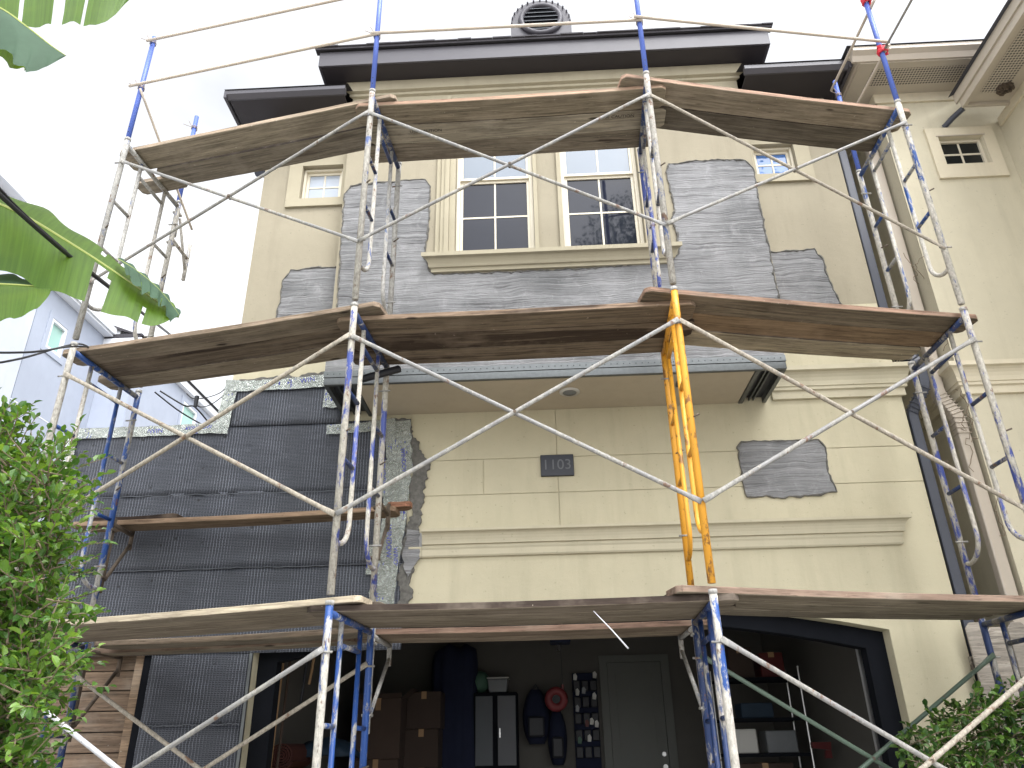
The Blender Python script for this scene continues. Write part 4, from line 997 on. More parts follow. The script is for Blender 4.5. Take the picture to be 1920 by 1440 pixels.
def frame(tw, lv, front, back, bars, lab):
    xf, yf, xb, yb = TOW[tw]
    t = thing('ladder_scaffold', lab, 'scaffold frame', (xf, yf, TZ[lv]-H), 'ladder frames of the scaffold', math.atan2(-(xb-xf), yb-yf))
    parts = [('leg', 'front_leg', front), ('leg', 'back_leg', back), ('coupling', 'coup_f', 'plastered_grey'), ('coupling', 'coup_b', 'plastered_grey'), ('top_bar', 'bar', bars), ('lower_bar', 'bar2', bars), ('inner_upright', 'inner_f', bars if lv == 1 else front), ('inner_upright', 'inner_b', back)]
    parts += [('rung', 'rf0', bars), ('rung', 'rf1', bars), ('rung', 'rb0', bars), ('rung', 'rb1', bars), ('brace_stud', 'studs', 'galv'), ('lock_pin', 'pins', 'rusty')]
    if lv == 1: parts.append(('base_plate', 'plate', 'rusty'))
    for nm, key, mat in parts:
        o = bpy.data.objects.new(nm, fm[key]); C.objects.link(o); o.parent = t
        o.material_slots[0].link = 'OBJECT'; o.material_slots[0].material = M[mat]
        if nm in ('brace_stud', 'lock_pin', 'base_plate'): o['kind'] = 'stuff'
    return t
FRM = {('L', 3): ('plastered_grey', 'plastered', 'plastered_grey', 'plaster greyed'), ('L', 2): ('plastered', 'blue', 'blue', 'blue plaster legged'), ('L', 1): ('blue_dark', 'blue_dark', 'blue_dark', 'dark blue'),
       ('ML', 3): ('plastered', 'plastered_grey', 'blue_dark', 'plaster coated dark barred'), ('ML', 2): ('violet_splat', 'violet_splat', 'blue_dark', 'plaster splattered violet blue'), ('ML', 1): ('blue_splat', 'blue', 'blue', 'bright blue with flaked white patches'),
       ('MR', 3): ('plastered', 'violet_splat', 'blue_dark', 'plaster coated'), ('MR', 2): ('yellow', 'yellow', 'yellow', 'yellow painted'), ('MR', 1): ('blue_splat', 'blue_dark', 'blue_dark', 'peeling blue and white'),
       ('R', 3): ('blue_splat', 'blue_splat', 'blue', 'bright blue splashed with plaster'), ('R', 2): ('violet_splat', 'violet_splat', 'blue_dark', 'violet blue flecked with plaster'), ('R', 1): ('blue_dark', 'blue_dark', 'blue_dark', 'dark blue')}
for (tw, lv), (a, b, c_, d) in FRM.items(): frame(tw, lv, a, b, c_, '%s scaffold frame, %s of the %s' % (d, LEV[lv], ORD[tw]))

# guard posts above the top deck
def gpost(name, x, y, z1, lab, mat='blue_clean', z0=TZ[3]+.002):
    t = thing(name, lab, 'guard post', (x, y, z0), 'blue guard posts above the top deck')
    G().tube([(0, 0, 0), (0, 0, z1-z0)], .0205, 12).build('tube', mat, t, True, local=True)
    G().tube([(0, -.0215, .05), (0, -.0195, .05)], .005, 6).tube([(0, -.0215, .11), (0, -.0195, .11)], .005, 6).build('pin_hole', 'black', t, local=True)
    return t
gpost('guard_post', -3.41, 4.79, 7.35, 'short blue guard post at the front of the leftmost tower')
gpost('guard_post', -1.23, 4.40, 7.9, 'tall blue guard post at the front of the second tower from left')
gpost('guard_post', .93, 4.36, 7.9, 'tall blue guard post at the front of the third tower from left')
gpost('guard_post', 3.03, 4.78, 7.6, 'blue guard post with red tape on the rightmost tower')
gpost('guard_post', -3.35, 5.63, 7.21, 'blue post stub at the back of the leftmost tower')
gpost('guard_post', 3.02, 5.61, 7.25, 'blue post stub at the back of the rightmost tower')
def rail(a, b, lab, r_=.013, sag=.0, mat='cane', group='thin guard rails tied to the posts'):
    a, b = Vector(a), Vector(b); pts = [a.lerp(b, i/10)+Vector((0, 0, -sag*4*(i/10)*(1-i/10))) for i in range(11)]
    return tag(G().tube(pts, r_, 8).build('guard_rail', mat, None, True), lab, 'rail', group)
yo = .035
rail((-3.45, 4.79-yo, 7.27), (-1.24, 4.40-yo, 7.25), 'upper pale guard rail between the two left posts')
rail((-3.50, 4.79-yo, 6.71), (-1.20, 4.40-yo, 6.735), 'lower pale guard rail between the two left posts')
rail((-1.27, 4.40-yo, 6.74), (.95, 4.36-yo, 6.685), 'pale guard rail crossing in front of the roof vent')
rail((.88, 4.36-yo-.03, 6.69), (3.10, 4.78-yo, 6.77), 'pale guard rail between the two right posts')
rail((.9, 4.36-yo, 7.36), (3.10, 4.78-yo, 7.31), 'upper pale guard rail between the two right posts')
rail((3.06, 4.70, 6.69), (3.0, 5.70, 6.66), 'lower end rail running back from the right post')
rail((3.06, 4.70, 7.24), (3.0, 5.68, 7.2), 'upper end rail running back from the right post')
a = at(1655, 98, 4.78); b = at(1712, -5, 4.2); rail(a, b, 'loose thin rail slanting up from the red tape on the right post', .010, mat='galv')
rail((-3.385, 4.74, 6.66), (-3.26, 5.80, 5.93), 'diagonal end rail dropping behind the left end of the top deck', .011)
for i, (x, y, z) in enumerate(((-3.41, 4.79, 7.27), (-3.41, 4.79, 6.71), (-1.23, 4.40, 6.735), (.93, 4.36, 6.69), (-3.35, 5.63, 7.05), (3.02, 5.61, 7.05))):
    g = G()
    for k in range(3): g.tube([(x+.027*math.cos(s*.7), y+.027*math.sin(s*.7), z-.015+.012*k+.002*s) for s in range(10)], .003, 5)
    g.tube([(x-.02, y-.03, z), (x-.09, y-.05, z+.02)], .003, 5).tube([(x-.01, y-.03, z), (x-.05, y-.04, z+.07)], .003, 5)
    lab = ['upper wire tie on the front post of the leftmost tower', 'lower wire tie on the front post of the leftmost tower', 'wire tie on the tall post of the second tower', 'wire tie on the tall post of the third tower', 'wire tie on the back stub of the leftmost tower', 'wire tie on the back stub of the rightmost tower'][i]
    tag(g.build('wire_tie', 'wire'), lab, 'wire tie', 'wire ties on the guard posts')
for i, z in enumerate((6.70, 7.32)):
    g = G(); k = 0
    pts = [(3.035+.033*math.cos(s*.8)*random.uniform(.8, 1.3), 4.77+.033*math.sin(s*.8)*random.uniform(.8, 1.3), z-.03+.0022*s) for s in range(30)]
    g.tube(pts, .012, 5); tag(g.build('red_tape', 'red_tape'), ['red tape wrapped low on the rightmost guard post', 'red tape wrapped high on the rightmost guard post'][i], 'tape', 'red tape on the right post')

# cross braces
def xbrace(tA, tB, lv, lab, m1='galv', m2='galv', back=False, rad=.0145, only=None):
    ia, ib = (2, 3) if back else (0, 1); off = .045*(1 if back else -1)
    xa, ya = TOW[tA][ia], TOW[tA][ib]; xb, yb = TOW[tB][ia], TOW[tB][ib]
    zt, zb_ = TZ[lv]-.285, TZ[lv]-1.475
    A1 = Vector((xa+.03, ya-.03, zt)); B1 = Vector((xb-.03, yb-.03, zb_)); A2 = Vector((xa+.03, ya-.045, zb_)); B2 = Vector((xb-.03, yb-.045, zt))
    t = thing('cross_brace', lab, 'cross brace', ((xa+xb)/2, (ya+yb)/2-.03, (zt+zb_)/2), 'hinged cross braces of the scaffold')
    for i, (p, q_, m_) in enumerate(((A1, B1, m1), (A2, B2, m2))):
        d = (q_-p).normalized(); pts = [p-d*.03, p+d*.02, p+d*.09, p.lerp(q_, .5), q_-d*.09, q_-d*.02, q_+d*.03]
        fl = [(1.25, .3), (1.25, .3), (1, 1), (1, 1), (1, 1), (1.25, .3), (1.25, .3)]
        G().tube(pts, rad, 10, flat=fl).build('brace_tube', m_, t, True)
    mid = A1.lerp(B1, .5); G().tube([mid+Vector((0, -.03, 0)), mid+Vector((0, .018, 0))], .011, 8).build('rivet', 'rusty', t)
    return t
bays = (('L', 'ML', 'left bay'), ('ML', 'MR', 'middle bay'), ('MR', 'R', 'right bay'))
mats = {(3, 0): ('galv', 'galv'), (3, 1): ('galv', 'galv'), (3, 2): ('galv_pale', 'galv'), (2, 0): ('galv_pale', 'galv_pale'), (2, 1): ('galv', 'galv'), (2, 2): ('galv_pale', 'galv'), (1, 0): ('galv_shiny', 'galv'), (1, 2): ('galv', 'galv_pale')}
for (lv, k), (m1, m2) in mats.items():
    a, b, nm = bays[k]; xbrace(a, b, lv, 'front cross brace in the %s of the %s' % (LEV[lv], nm), m1, m2, rad=.0145 if lv < 3 else .0122)
xbrace('L', 'ML', 1, 'rear dull cross brace in the bottom lift of the left bay', 'galv_pale', 'galv_pale', True)
xbrace('MR', 'R', 1, 'rear green cross brace in the bottom lift of the right bay', 'brace_green', 'brace_green', True)

# planks
def plank(A, B, y_off, z, wd, lab, tint=(1, 1, 1), stain=.3, edge='wood_edge', th=.040, zA=None, name='scaffold_plank', group='planks of the scaffold decks'):
    """A,B = (x,y) of the front edge line of the deck; y_off = distance of this plank behind it"""
    a = Vector((A[0], A[1], 0)); b = Vector((B[0], B[1], 0)); d = (b-a); Ln = d.length; d.normalize(); nrm = Vector((-d.y, d.x, 0))
    z0, z1 = (z if isinstance(z, tuple) else (z, z)); seed = random.random()*50
    N = 26; g = G(); c = .03
    sec = lambda s: (c*(1-min(1, s/.035)) if s < .035 else c*(1-min(1, (Ln-s)/.035)) if s > Ln-.035 else 0)
    ss = sorted({0, .035, Ln-.035, Ln, *[Ln*i/N for i in range(1, N)]})
    for s in ss:
        ins_ = sec(s); bow = .006*math.sin(math.pi*s/Ln)*(1 if seed > 25 else -1)+.003*noise.noise(Vector((s*2, seed, 0)))
        sagz = -.010*math.sin(math.pi*s/Ln)
        e1 = .002*noise.noise(Vector((s*9, seed, 3))); e2 = .002*noise.noise(Vector((s*9, seed, 5)))
        cup = .002
        for (u, v_) in ((ins_+e1, 0), (wd-ins_+e2, 0), (wd-ins_+e2, th), (ins_+e1, th)):
            g.v.append((s-Ln/2, u+bow-wd/2, v_+sagz))
    n_ = len(ss)
    for i in range(n_-1):
        for k in range(4):
            g.f.append((i*4+k, i*4+(k+1) % 4, i*4+4+(k+1) % 4, i*4+4+k)); g.mi.append(1 if k in (1, 3) else 0)
    g.f += [(0, 1, 2, 3), tuple((n_-1)*4+k for k in (3, 2, 1, 0))]; g.mi += [1, 1]
    o = g.build(name, ['wood', edge], None)
    mid = (a+b)/2+nrm*(y_off+wd/2)
    o.location = (mid.x, mid.y, (z0+z1)/2); o.rotation_euler = (0, math.atan2(z0-z1, Ln), math.atan2(d.y, d.x))
    o.color = (*tint, stain); bevel(o, .004, 1)
    return tag(o, lab, 'plank', group)
def ext(A, B, ea, eb):
    a, b = Vector(A), Vector(B); d = (b-a).normalized(); return tuple(a-d*ea), tuple(b+d*eb)
PF = {k: (v[0], v[1]+.13) for k, v in TOW.items()}
PW = .232; ROW = ['front', 'second', 'rear']
tone = lambda k: tuple(k*random.uniform(.93, 1.07) for _ in range(3))
deckn = {1: 'lowest deck', 2: 'middle deck', 3: 'top deck'}
bayn = ['left bay', 'middle bay', 'right bay']
BARTOP = -.07+.022
spec = {  # (deck, bay): list of (tint, stain, edge)
    (3, 0): [((1.1, 1.04, .95), .05, 'wood_edge'), ((.82, .78, .74), .2, 'wood_edge')],
    (3, 1): [((1.06, .98, .86), .08, 'pink_edge'), ((1.28, 1.24, 1.16), .22, 'wood_edge'), ((.9, .84, .78), .35, 'wood_edge')],
    (3, 2): [((1.05, .97, .88), .08, 'pink_edge'), ((.52, .49, .46), .35, 'wood_edge')],
    (2, 0): [((.8, .73, .66), .28, 'wood_edge'), ((.6, .52, .46), .62, 'wood_edge'), ((.98, .9, .8), .15, 'wood_edge')],
    (2, 1): [((.72, .62, .54), .45, 'wood_edge'), ((.7, .6, .53), .95, 'wood_edge'), ((.72, .62, .55), .75, 'wood_edge')],
    (2, 2): [((.68, .61, .54), .55, 'pink_edge'), ((.9, .7, .54), .3, 'wood_edge'), ((1.35, 1.27, 1.12), .08, 'wood_edge')],
    (1, 0): [((.98, .92, .84), .2, 'pale_edge'), ((.95, .88, .8), .35, 'wood_edge'), ((1., .93, .86), .3, 'wood_edge')],
    (1, 1): [((.85, .78, .72), .45, 'dark_edge'), ((.95, .88, .8), .45, 'wood_edge'), ((.85, .78, .7), .5, 'wood_edge')],
    (1, 2): [((.95, .89, .81), .25, 'worn_edge'), ((.95, .9, .82), .4, 'wood_edge'), ((.8, .76, .7), .5, 'wood_edge')]}
M['worn_edge'] = wood('worn_plank_edge', (.24, .18, .15)); M['pink_edge'] = wood('pinkish_plank_edge', (.37, .265, .215)); M['pale_edge'] = wood('pale_plank_edge', (.47, .425, .345)); M['dark_edge'] = wood('dark_plank_edge', (.06, .048, .042))
colw = {'pink_edge': 'pinkish', 'pale_edge': 'pale', 'dark_edge': 'dark', 'wood_edge': 'brown'}
planks = {}
OW = {(3, 0): (.10, .245), (3, 1): (.115, .216), (3, 2): (.06, .24), (2, 0): (.06, .213), (2, 1): (.15, .226), (2, 2): (.06, .22), (1, 0): (.08, .225), (1, 1): (.10, .225), (1, 2): (.08, .225)}   # offset from the posts, plank width
for (dk, by), rows in spec.items():
    a, b, _ = bays[by]; base = TZ[dk]+BARTOP
    for r_, (ti, st, ed) in enumerate(rows):
        ea = [.15, .17, .20][by]; eb = [.17, .17, .15][by]
        ea += [0, -.06, .05][r_]*(.6 if by else 1); eb += [.0, .04, -.05][r_]*.7
        if by == 0: ea += [.0, -.12, -.26][r_] if dk == 3 else 0
        if by == 2 and r_: eb -= .10
        if dk == 1 and by == 0 and r_ == 0: ea -= 0
        A, B = ext(PF[a], PF[b], ea, eb)
        z = (base, base+.043) if by == 0 else (base+.043, base) if by == 2 else base
        if dk == 1 and by == 1: z = base
        if dk == 1 and by == 2: z = (base-.0, base) if False else (base+.043, base)
        stainword = 'dark stained' if st > .6 else 'pale' if ti[0] > 1.2 else 'dark' if ti[0] < .7 else 'weathered'
        planks[dk, by, r_] = plank(A, B, OW[dk, by][0]-.13+r_*(OW[dk, by][1]+.008), z, OW[dk, by][1], '%s %s plank of the %s in the %s' % (ROW[r_] if len(rows) == 3 or r_ == 0 else 'rear', stainword, deckn[dk], bayn[by]), ti, st, ed if r_ == 0 else 'dark_edge')  # dark edge on rear rows paints the shade of the gaps between planks
# extra planks carried on the brackets behind the lowest deck
z1 = TZ[1]+BARTOP-.015
plank((-1.38, 5.40), (1.12, 5.36), 0, z1, PW, 'plank with a worn brown front edge on brackets behind the lowest deck', (.8, .68, .6), .3, 'worn_edge')
plank((-1.36, 5.65), (1.10, 5.61), 0, z1, PW, 'rear plank nearest the garage opening on brackets behind the lowest deck', (1.0, .88, .78), .3, 'wood_edge')
plank((-3.27, 5.585), (-1.23, 5.225), 0, z1-.01, PW, 'left inner plank on brackets in front of the mesh column', (.72, .68, .62), .55, 'wood_edge')
plank((-3.5, 5.86), (-1.36, 5.49), 0, z1-.03, PW*.8, 'left rear plank on brackets closest to the mesh column', (.8, .74, .66), .3, 'worn_edge')
# small board on brackets half way up the left bay
plank((-3.78, 5.80), (-1.13, 5.62), 0, 3.05, .2, 'narrow brown board on brackets in front of the black mesh', (.85, .7, .58), .55, 'wood_edge')
plank((-3.70, 5.82), (-2.92, 5.765), .02, 3.095, .2, 'short board end lying on the narrow brown board', (.6, .5, .44), .5, 'dark_edge')
plank((-1.20, 5.66), (-1.02, 5.65), .0, 3.096, .12, 'short offcut at the right end of the narrow brown board', (.9, .62, .48), .2, 'pink_edge')
o = plank((-3.62, 5.31), (-3.15, 5.22), 0, TZ[3]+BARTOP, .16, 'short offcut behind the left end of the top deck', (1., .95, .88), .2, 'wood_edge')
# stencils on the top middle plank
pk = planks[3, 1, 1]
for x in (-.75, .85):
    o = lettering('USE CAUTION', .042, (x, -.03 if x < 0 else -.06, -.0112), (R(180), 0, 0), 'stamp', 'stencil_lettering', None, .0004); o.parent = pk
# side brackets
def bracket(x, y, z, ln, lab, mat='rusty', rz=0., drop=.42, end=.12):
    t = thing('side_bracket', lab, 'bracket', (x, y, z), 'side brackets on the back posts', rz)
    G().tube([(0, -.03, 0), (0, ln, 0)], .017, 8).build('arm', mat, t, True, local=True)
    G().tube([(0, ln, -end), (0, ln, end*.7)], .018, 8).build('end_post', mat, t, True, local=True)
    G().tube([(0, ln, -end*.6), (0, .06, -drop)], .014, 8).build('diagonal', mat, t, True, local=True)
    G().tube([(0, .035, .05), (0, .035, -drop-.1)], .015, 8).build('upright', mat, t, True, local=True)
    G().box(-.03, .03, -.035, .04, -.06, -.045).box(-.03, .03, -.035, .04, -drop, -drop+.015).build('hook', mat, t, local=True)
    return t
bracket(-3.34, 5.65, 3.02, .36, 'rusty bracket under the narrow board on the leftmost tower', rz=R(4), drop=.42)
bracket(-1.18, 5.27, 3.02, .36, 'rusty bracket under the narrow board on the second tower')
bracket(-3.35, 5.65, 5.72, .33, 'pale bracket beside the top lift of the leftmost tower', 'plastered', drop=-.28, end=.24)
bracket(-3.34, 5.65, TZ[1]-.09, .5, 'rusty bracket by the plank gate on the leftmost tower', drop=.5, end=.14)
bracket(-1.17, 5.27, TZ[1]-.085, .62, 'mortar crusted bracket by the garage on the second tower', 'plastered_grey', drop=.5, end=.14)
bracket(.97, 5.22, TZ[1]-.085, .62, 'mortar crusted bracket by the garage on the third tower', 'plastered_grey', drop=.5, end=.14)
# black clip wrapped round the middle bar and a loose rod
g = G().box(-1.27, -1.02, 5.16, 5.20, 3.99, 4.06); g = G().tube([(-1.34, 5.12, 3.93), (-1.06, 5.22, 4.06)], .033, 6)
tag(bevel(g.build('black_bracket', 'black'), .01), 'black clamp at the back of the second tower under the middle deck', 'clamp')
a = at(1113, 1146, 4.5); b = at(1178, 1216, 4.42)
tag(G().tube([a, a.lerp(b, .5)+Vector((.004, 0, 0)), b], [.003, .0035, .005], 6).build('steel_rod', 'galv_shiny', None, True), 'thin bright rod hanging under the lowest deck near the third tower', 'rod')

# ================================================================== PLANTS
def leaf_verts(p, d, up, ln, wd, fold=.25, curl=.15):
    d = d.normalized(); s = d.cross(up); s = s.normalized() if s.length > 1e-4 else Vector((1, 0, 0)); nrm = s.cross(d)
    a = p; m1 = p+d*ln*.35-nrm*0; m2 = p+d*ln*.72-nrm*ln*curl*.4; tip = p+d*ln-nrm*ln*curl
    return [a, m1+s*wd*.5+nrm*wd*fold, m2+s*wd*.43+nrm*wd*fold*.8, tip, m2-s*wd*.43+nrm*wd*fold*.8, m1-s*wd*.5+nrm*wd*fold, m1, m2], [(0, 6, 1), (6, 7, 2, 1), (7, 3, 2), (0, 5, 6), (5, 4, 7, 6), (4, 3, 7)]
lf = G(); v_, f_ = leaf_verts(Vector((0, 0, 0)), Vector((0, 1, 0)), Vector((0, 0, 1)), 1., .56); lf.add(v_, f_)
leafmeshes = {}
for mname in ('leaf', 'leaf_dark'):
    o = lf.build('leaf', mname); leafmeshes[mname] = o.data; bpy.data.objects.remove(o)
def shrub(name, label, base, shoots, mat, nleaf, lln, camdir, keep=300):
    """shoots: list of (start, direction, length)"""
    t = thing(name, label, 'shrub', base)
    br = G(); leaves = []
    for (p, d, ln) in shoots:
        p = Vector(p); d = Vector(d).normalized(); pts = [p]; cur = d.copy(); n_ = 7
        for i in range(n_):
            cur = (cur+Vector((random.uniform(-.18, .18), random.uniform(-.18, .18), random.uniform(-.14, .17)))).normalized(); pts.append(pts[-1]+cur*ln/n_)
        br.tube(pts, [.0035*(1-.7*i/n_) for i in range(n_+1)], 4, False)
        m_ = max(3, int(nleaf*ln/.25))
        for k in range(m_):
            u = .12+.88*(k+random.random()*.5)/m_; i = min(n_-1, int(u*n_)); q_ = pts[i].lerp(pts[i+1], u*n_-i); ax = (pts[i+1]-pts[i]).normalized()
            side = ax.cross(Vector((random.uniform(-1, 1), random.uniform(-1, 1), random.uniform(-1, 1)))).normalized()
            dr = (ax*random.uniform(.3, 1.)+side*random.uniform(.5, 1.)+Vector((0, 0, random.uniform(-.15, .45)))).normalized()
            if k == m_-1: dr = ax
            up = (Vector((0, 0, 1))+Vector((random.uniform(-.8, .8), random.uniform(-.8, .8), 0))).normalized()
            leaves.append((q_, dr, up, lln*random.uniform(.6, 1.2)))
    br.build('branches', 'twig', t)['kind'] = 'stuff'
    # the leaves facing the street are parts of their own, the rest one mass
    dist = sorted(range(len(leaves)), key=lambda i: leaves[i][0].dot(camdir)+random.uniform(0, .25))
    single = set(dist[:keep]); mass = G()
    tl = Vector(base)
    for i, (p, d, up, ln) in enumerate(leaves):
        if i in single:
            o = bpy.data.objects.new('leaf', leafmeshes[mat]); C.objects.link(o); o.parent = t
            s = d.cross(up).normalized(); nrm = s.cross(d)
            o.matrix_local = Matrix(((s.x*ln, d.x*ln, nrm.x*ln, p.x-tl.x), (s.y*ln, d.y*ln, nrm.y*ln, p.y-tl.y), (s.z*ln, d.z*ln, nrm.z*ln, p.z-tl.z), (0, 0, 0, 1)))
        else: a_, b_ = leaf_verts(p, d, up, ln, ln*.56); mass.add(a_, b_)
    mass.build('foliage', mat, t)['kind'] = 'stuff'
    return t
# left hedge: silhouette in photograph pixels at its own depth range
def sil(py): # right hand edge of the shrub
    T = [(735, -40), (775, 15), (805, 45), (830, 95), (870, 128), (930, 140), (990, 125), (1040, 112), (1090, 118), (1140, 120), (1190, 105), (1250, 112), (1290, 100), (1330, 62), (1400, 45), (1500, 60), (1700, 60), (2300, 40)]
    for (a, b), (c_, d) in zip(T, T[1:]):
        if a <= py <= c_: return b+(d-b)*(py-a)/(c_-a)
    return 0
sh_ = []
while len(sh_) < 3600:
    py = random.uniform(740, 1900) if random.random() < .85 else random.uniform(1440, 2300); e = sil(py); px = e-abs(random.gauss(0, 1))*120 if random.random() < .6 else random.uniform(-350, e)
    Y = random.uniform(2.45, 3.15); p = at(px-28, py+42, Y)
    if p.z < GZ+.05: continue
    sh_.append((p, (random.uniform(-.35, .8), random.uniform(-1., .3), random.uniform(-.25, .7)), random.uniform(.1, .26)))
# a few long sprays
for (px, py, Y) in ((5, 800, 2.6), (95, 870, 2.7), (110, 940, 2.7), (90, 1000, 2.6), (80, 1250, 2.6), (70, 1080, 2.55), (0, 830, 2.6)):
    sh_.append((at(px-40, py+15, Y), (.8, -.2, .25), .22))
sh_.append((at(-6, 815, 2.6), (.35, 0, 1), .14))
hedge = shrub('leafy_shrub', 'bright green small leaved shrub filling the lower left corner', (-2.3, 2.8, GZ), sh_, 'leaf', 13, .039, Vector((.5, 1, 0)))
for k in range(6):
    p = Vector((-2.35+random.uniform(-.15, .25), 2.8+random.uniform(-.15, .15), GZ)); pts = [p]
    for s in range(8): pts.append(pts[-1]+Vector((random.uniform(-.06, .06), random.uniform(-.05, .05), .27)))
    G().tube(pts, [.016-.0015*i for i in range(9)], 6).build('stem', 'bark', hedge)
sh2 = []
while len(sh2) < 1500:
    x = random.uniform(2.16, 4.0); y = random.uniform(5.02, 5.5); top = 1.54+.08*math.sin((x-2.3)*2.2)+.05*noise.noise(Vector((x*4, 1, 1)))-(.10 if x < 2.4 else 0)+(.06 if x > 2.9 else 0)
    z = GZ+.1+(top-GZ-.1)*random.random()**.55
    sh2.append(((x, y, z), (random.uniform(-.8, .8), random.uniform(-1, .3), random.uniform(-.2, .45)), random.uniform(.08, .17)))
bush2 = shrub('dark_shrub', 'dark glossy shrub under the fence at lower right', (3.1, 5.3, GZ), sh2, 'leaf_dark', 14, .052, Vector((-.3, 1, 0)))
for k in range(10):
    p = Vector((random.uniform(2.5, 3.8), 5.3+random.uniform(-.1, .1), GZ)); pts = [p]
    for s in range(6): pts.append(pts[-1]+Vector((random.uniform(-.12, .12), random.uniform(-.05, .05), .2)))
    G().tube(pts, [.011-.0014*i for i in range(7)], 5).build('stem', 'twig', bush2)

# banana plant
ban = thing('banana_plant', 'banana plant with broad torn leaves reaching in from the left', 'banana plant', (-3.4, 2.6, GZ))
G().tube([(-3.4, 2.6, GZ), (-3.38, 2.6, 1.5), (-3.3, 2.6, 2.8), (-3.2, 2.6, 3.6)], [.12, .10, .08, .05], 12).build('trunk', 'bark', ban, True)
def smooth(pts, n):
    out = []
    for i in range(n+1):
        u = i/n*(len(pts)-1); k = min(len(pts)-2, int(u)); t = u-k
        p0, p1, p2, p3 = pts[max(0, k-1)], pts[k], pts[k+1], pts[min(len(pts)-1, k+2)]
        out.append(.5*((2*p1)+(p2-p0)*t+(2*p0-5*p1+4*p2-p3)*t*t+(3*p1-p0-3*p2+p3)*t**3))
    return out
def blade(rib, e1, e2, tears=(), seed=0, mats=('banana', 'banana'), rr=.011, name='leaf'):
    """rib, e1, e2: matching lists of 3-D points (midrib and the two edges)"""
    n_ = 64; rib, e1, e2 = smooth(rib, n_), smooth(e1, n_), smooth(e2, n_); K = 8
    ob = None
    for side, e in enumerate((e1, e2)):
        g = G(); g.uv = []
        rows = []
        for i in range(n_+1):
            row = []
            for k in range(K+1):
                u = k/K; p = rib[i].lerp(e[i], u); arch = Vector((0, 0, 1))*(.05*math.sin(math.pi*u*.9)*(e[i]-rib[i]).length*2)
                wav = Vector((0, .5, 1))*(.012*u*math.sin(i*.55+seed)+.02*u*noise.noise(Vector((i*.16, k*.3, seed+side*5))))
                p = p+arch+wav
                p = p+(e[i]-rib[i])*(u**3*.05*noise.noise(Vector((i*.3, 3, seed+side))))
                row.append(p)
            rows.append(row)
        i = 0
        for i in range(n_):
            gap = [tt for tt in tears if tt[0] == side and abs(tt[1]-i) < tt[2]]
            for k in range(K):
                if gap and k/K >= gap[0][3]: continue
                o_ = len(g.v); g.v += [tuple(rows[i][k]), tuple(rows[i+1][k]), tuple(rows[i+1][k+1]), tuple(rows[i][k+1])]; g.f.append((o_, o_+1, o_+2, o_+3)); g.mi.append(0)
                g.uv += [(i/n_, k/K), ((i+1)/n_, k/K), ((i+1)/n_, (k+1)/K), (i/n_, (k+1)/K)]
        me_o = g.build(name if side == 0 else 'leaf_half', mats[side], ban if side == 0 else ob, True)
        bm = bmesh.new(); bm.from_mesh(me_o.data); bmesh.ops.remove_doubles(bm, verts=bm.verts, dist=.0004); bmesh.ops.recalc_face_normals(bm, faces=bm.faces)
        for f in bm.faces: f.smooth = True
        bm.to_mesh(me_o.data); bm.free()
        if side == 0: ob = me_o
        else: me_o.matrix_parent_inverse = Matrix.Translation(-rootloc(ban)) @ Matrix.Identity(4); me_o.parent = ob; me_o.matrix_parent_inverse = Matrix.Identity(4)
    G().tube(rib, [rr*(1-.8*i/n_) for i in range(n_+1)], 6).build('midrib', 'midrib', ob).matrix_parent_inverse = Matrix.Identity(4)
    return ob
P = lambda l: [at(x, y, Y) for x, y, Y in l]
# large left leaf
blade(P([(-220, 325, 2.75), (-100, 350, 2.75), (20, 392, 2.75), (130, 455, 2.78), (230, 520, 2.8), (300, 570, 2.82), (336, 592, 2.84)]),
      P([(-220, 400, 2.62), (-110, 470, 2.6), (0, 515, 2.58), (110, 552, 2.6), (205, 590, 2.66), (290, 610, 2.72), (337, 593, 2.84)]),
      P([(-220, 305, 2.85), (-100, 335, 2.86), (50, 379, 2.88), (150, 440, 2.9), (245, 508, 2.9), (308, 560, 2.88), (338, 590, 2.85)]), [(0, 38, 1.6, .1), (0, 39, 1, .02), (0, 40, 1, .3), (0, 49, 1, .6), (1, 37, 1, .3)], 1)
blade(P([(222, 486, 2.80), (250, 503, 2.79), (285, 530, 2.79), (312, 558, 2.8), (337, 591, 2.82)]),
      P([(236, 520, 2.70), (262, 545, 2.70), (285, 556, 2.71), (305, 580, 2.74), (318, 606, 2.78)]),
      P([(222, 484, 2.82), (251, 501, 2.81), (286, 528, 2.81), (313, 556, 2.82), (338, 589, 2.83)]), [(0, 20, 1, .6), (0, 44, 1, .5)], 6, mats=('banana_top', 'banana_top'), rr=.003)
# lower left leaf
blade(P([(-200, 500, 2.6), (-120, 515, 2.6), (-40, 530, 2.6), (40, 535, 2.6), (80, 538, 2.6), (98, 540, 2.6)]),
      P([(-200, 640, 2.45), (-120, 650, 2.42), (-40, 618, 2.4), (30, 600, 2.42), (75, 575, 2.5), (99, 542, 2.6)]),
      P([(-200, 480, 2.75), (-120, 495, 2.78), (-40, 518, 2.78), (40, 524, 2.75), (80, 532, 2.7), (99, 540, 2.6)]), [], 2, mats=('banana', 'banana_top'))
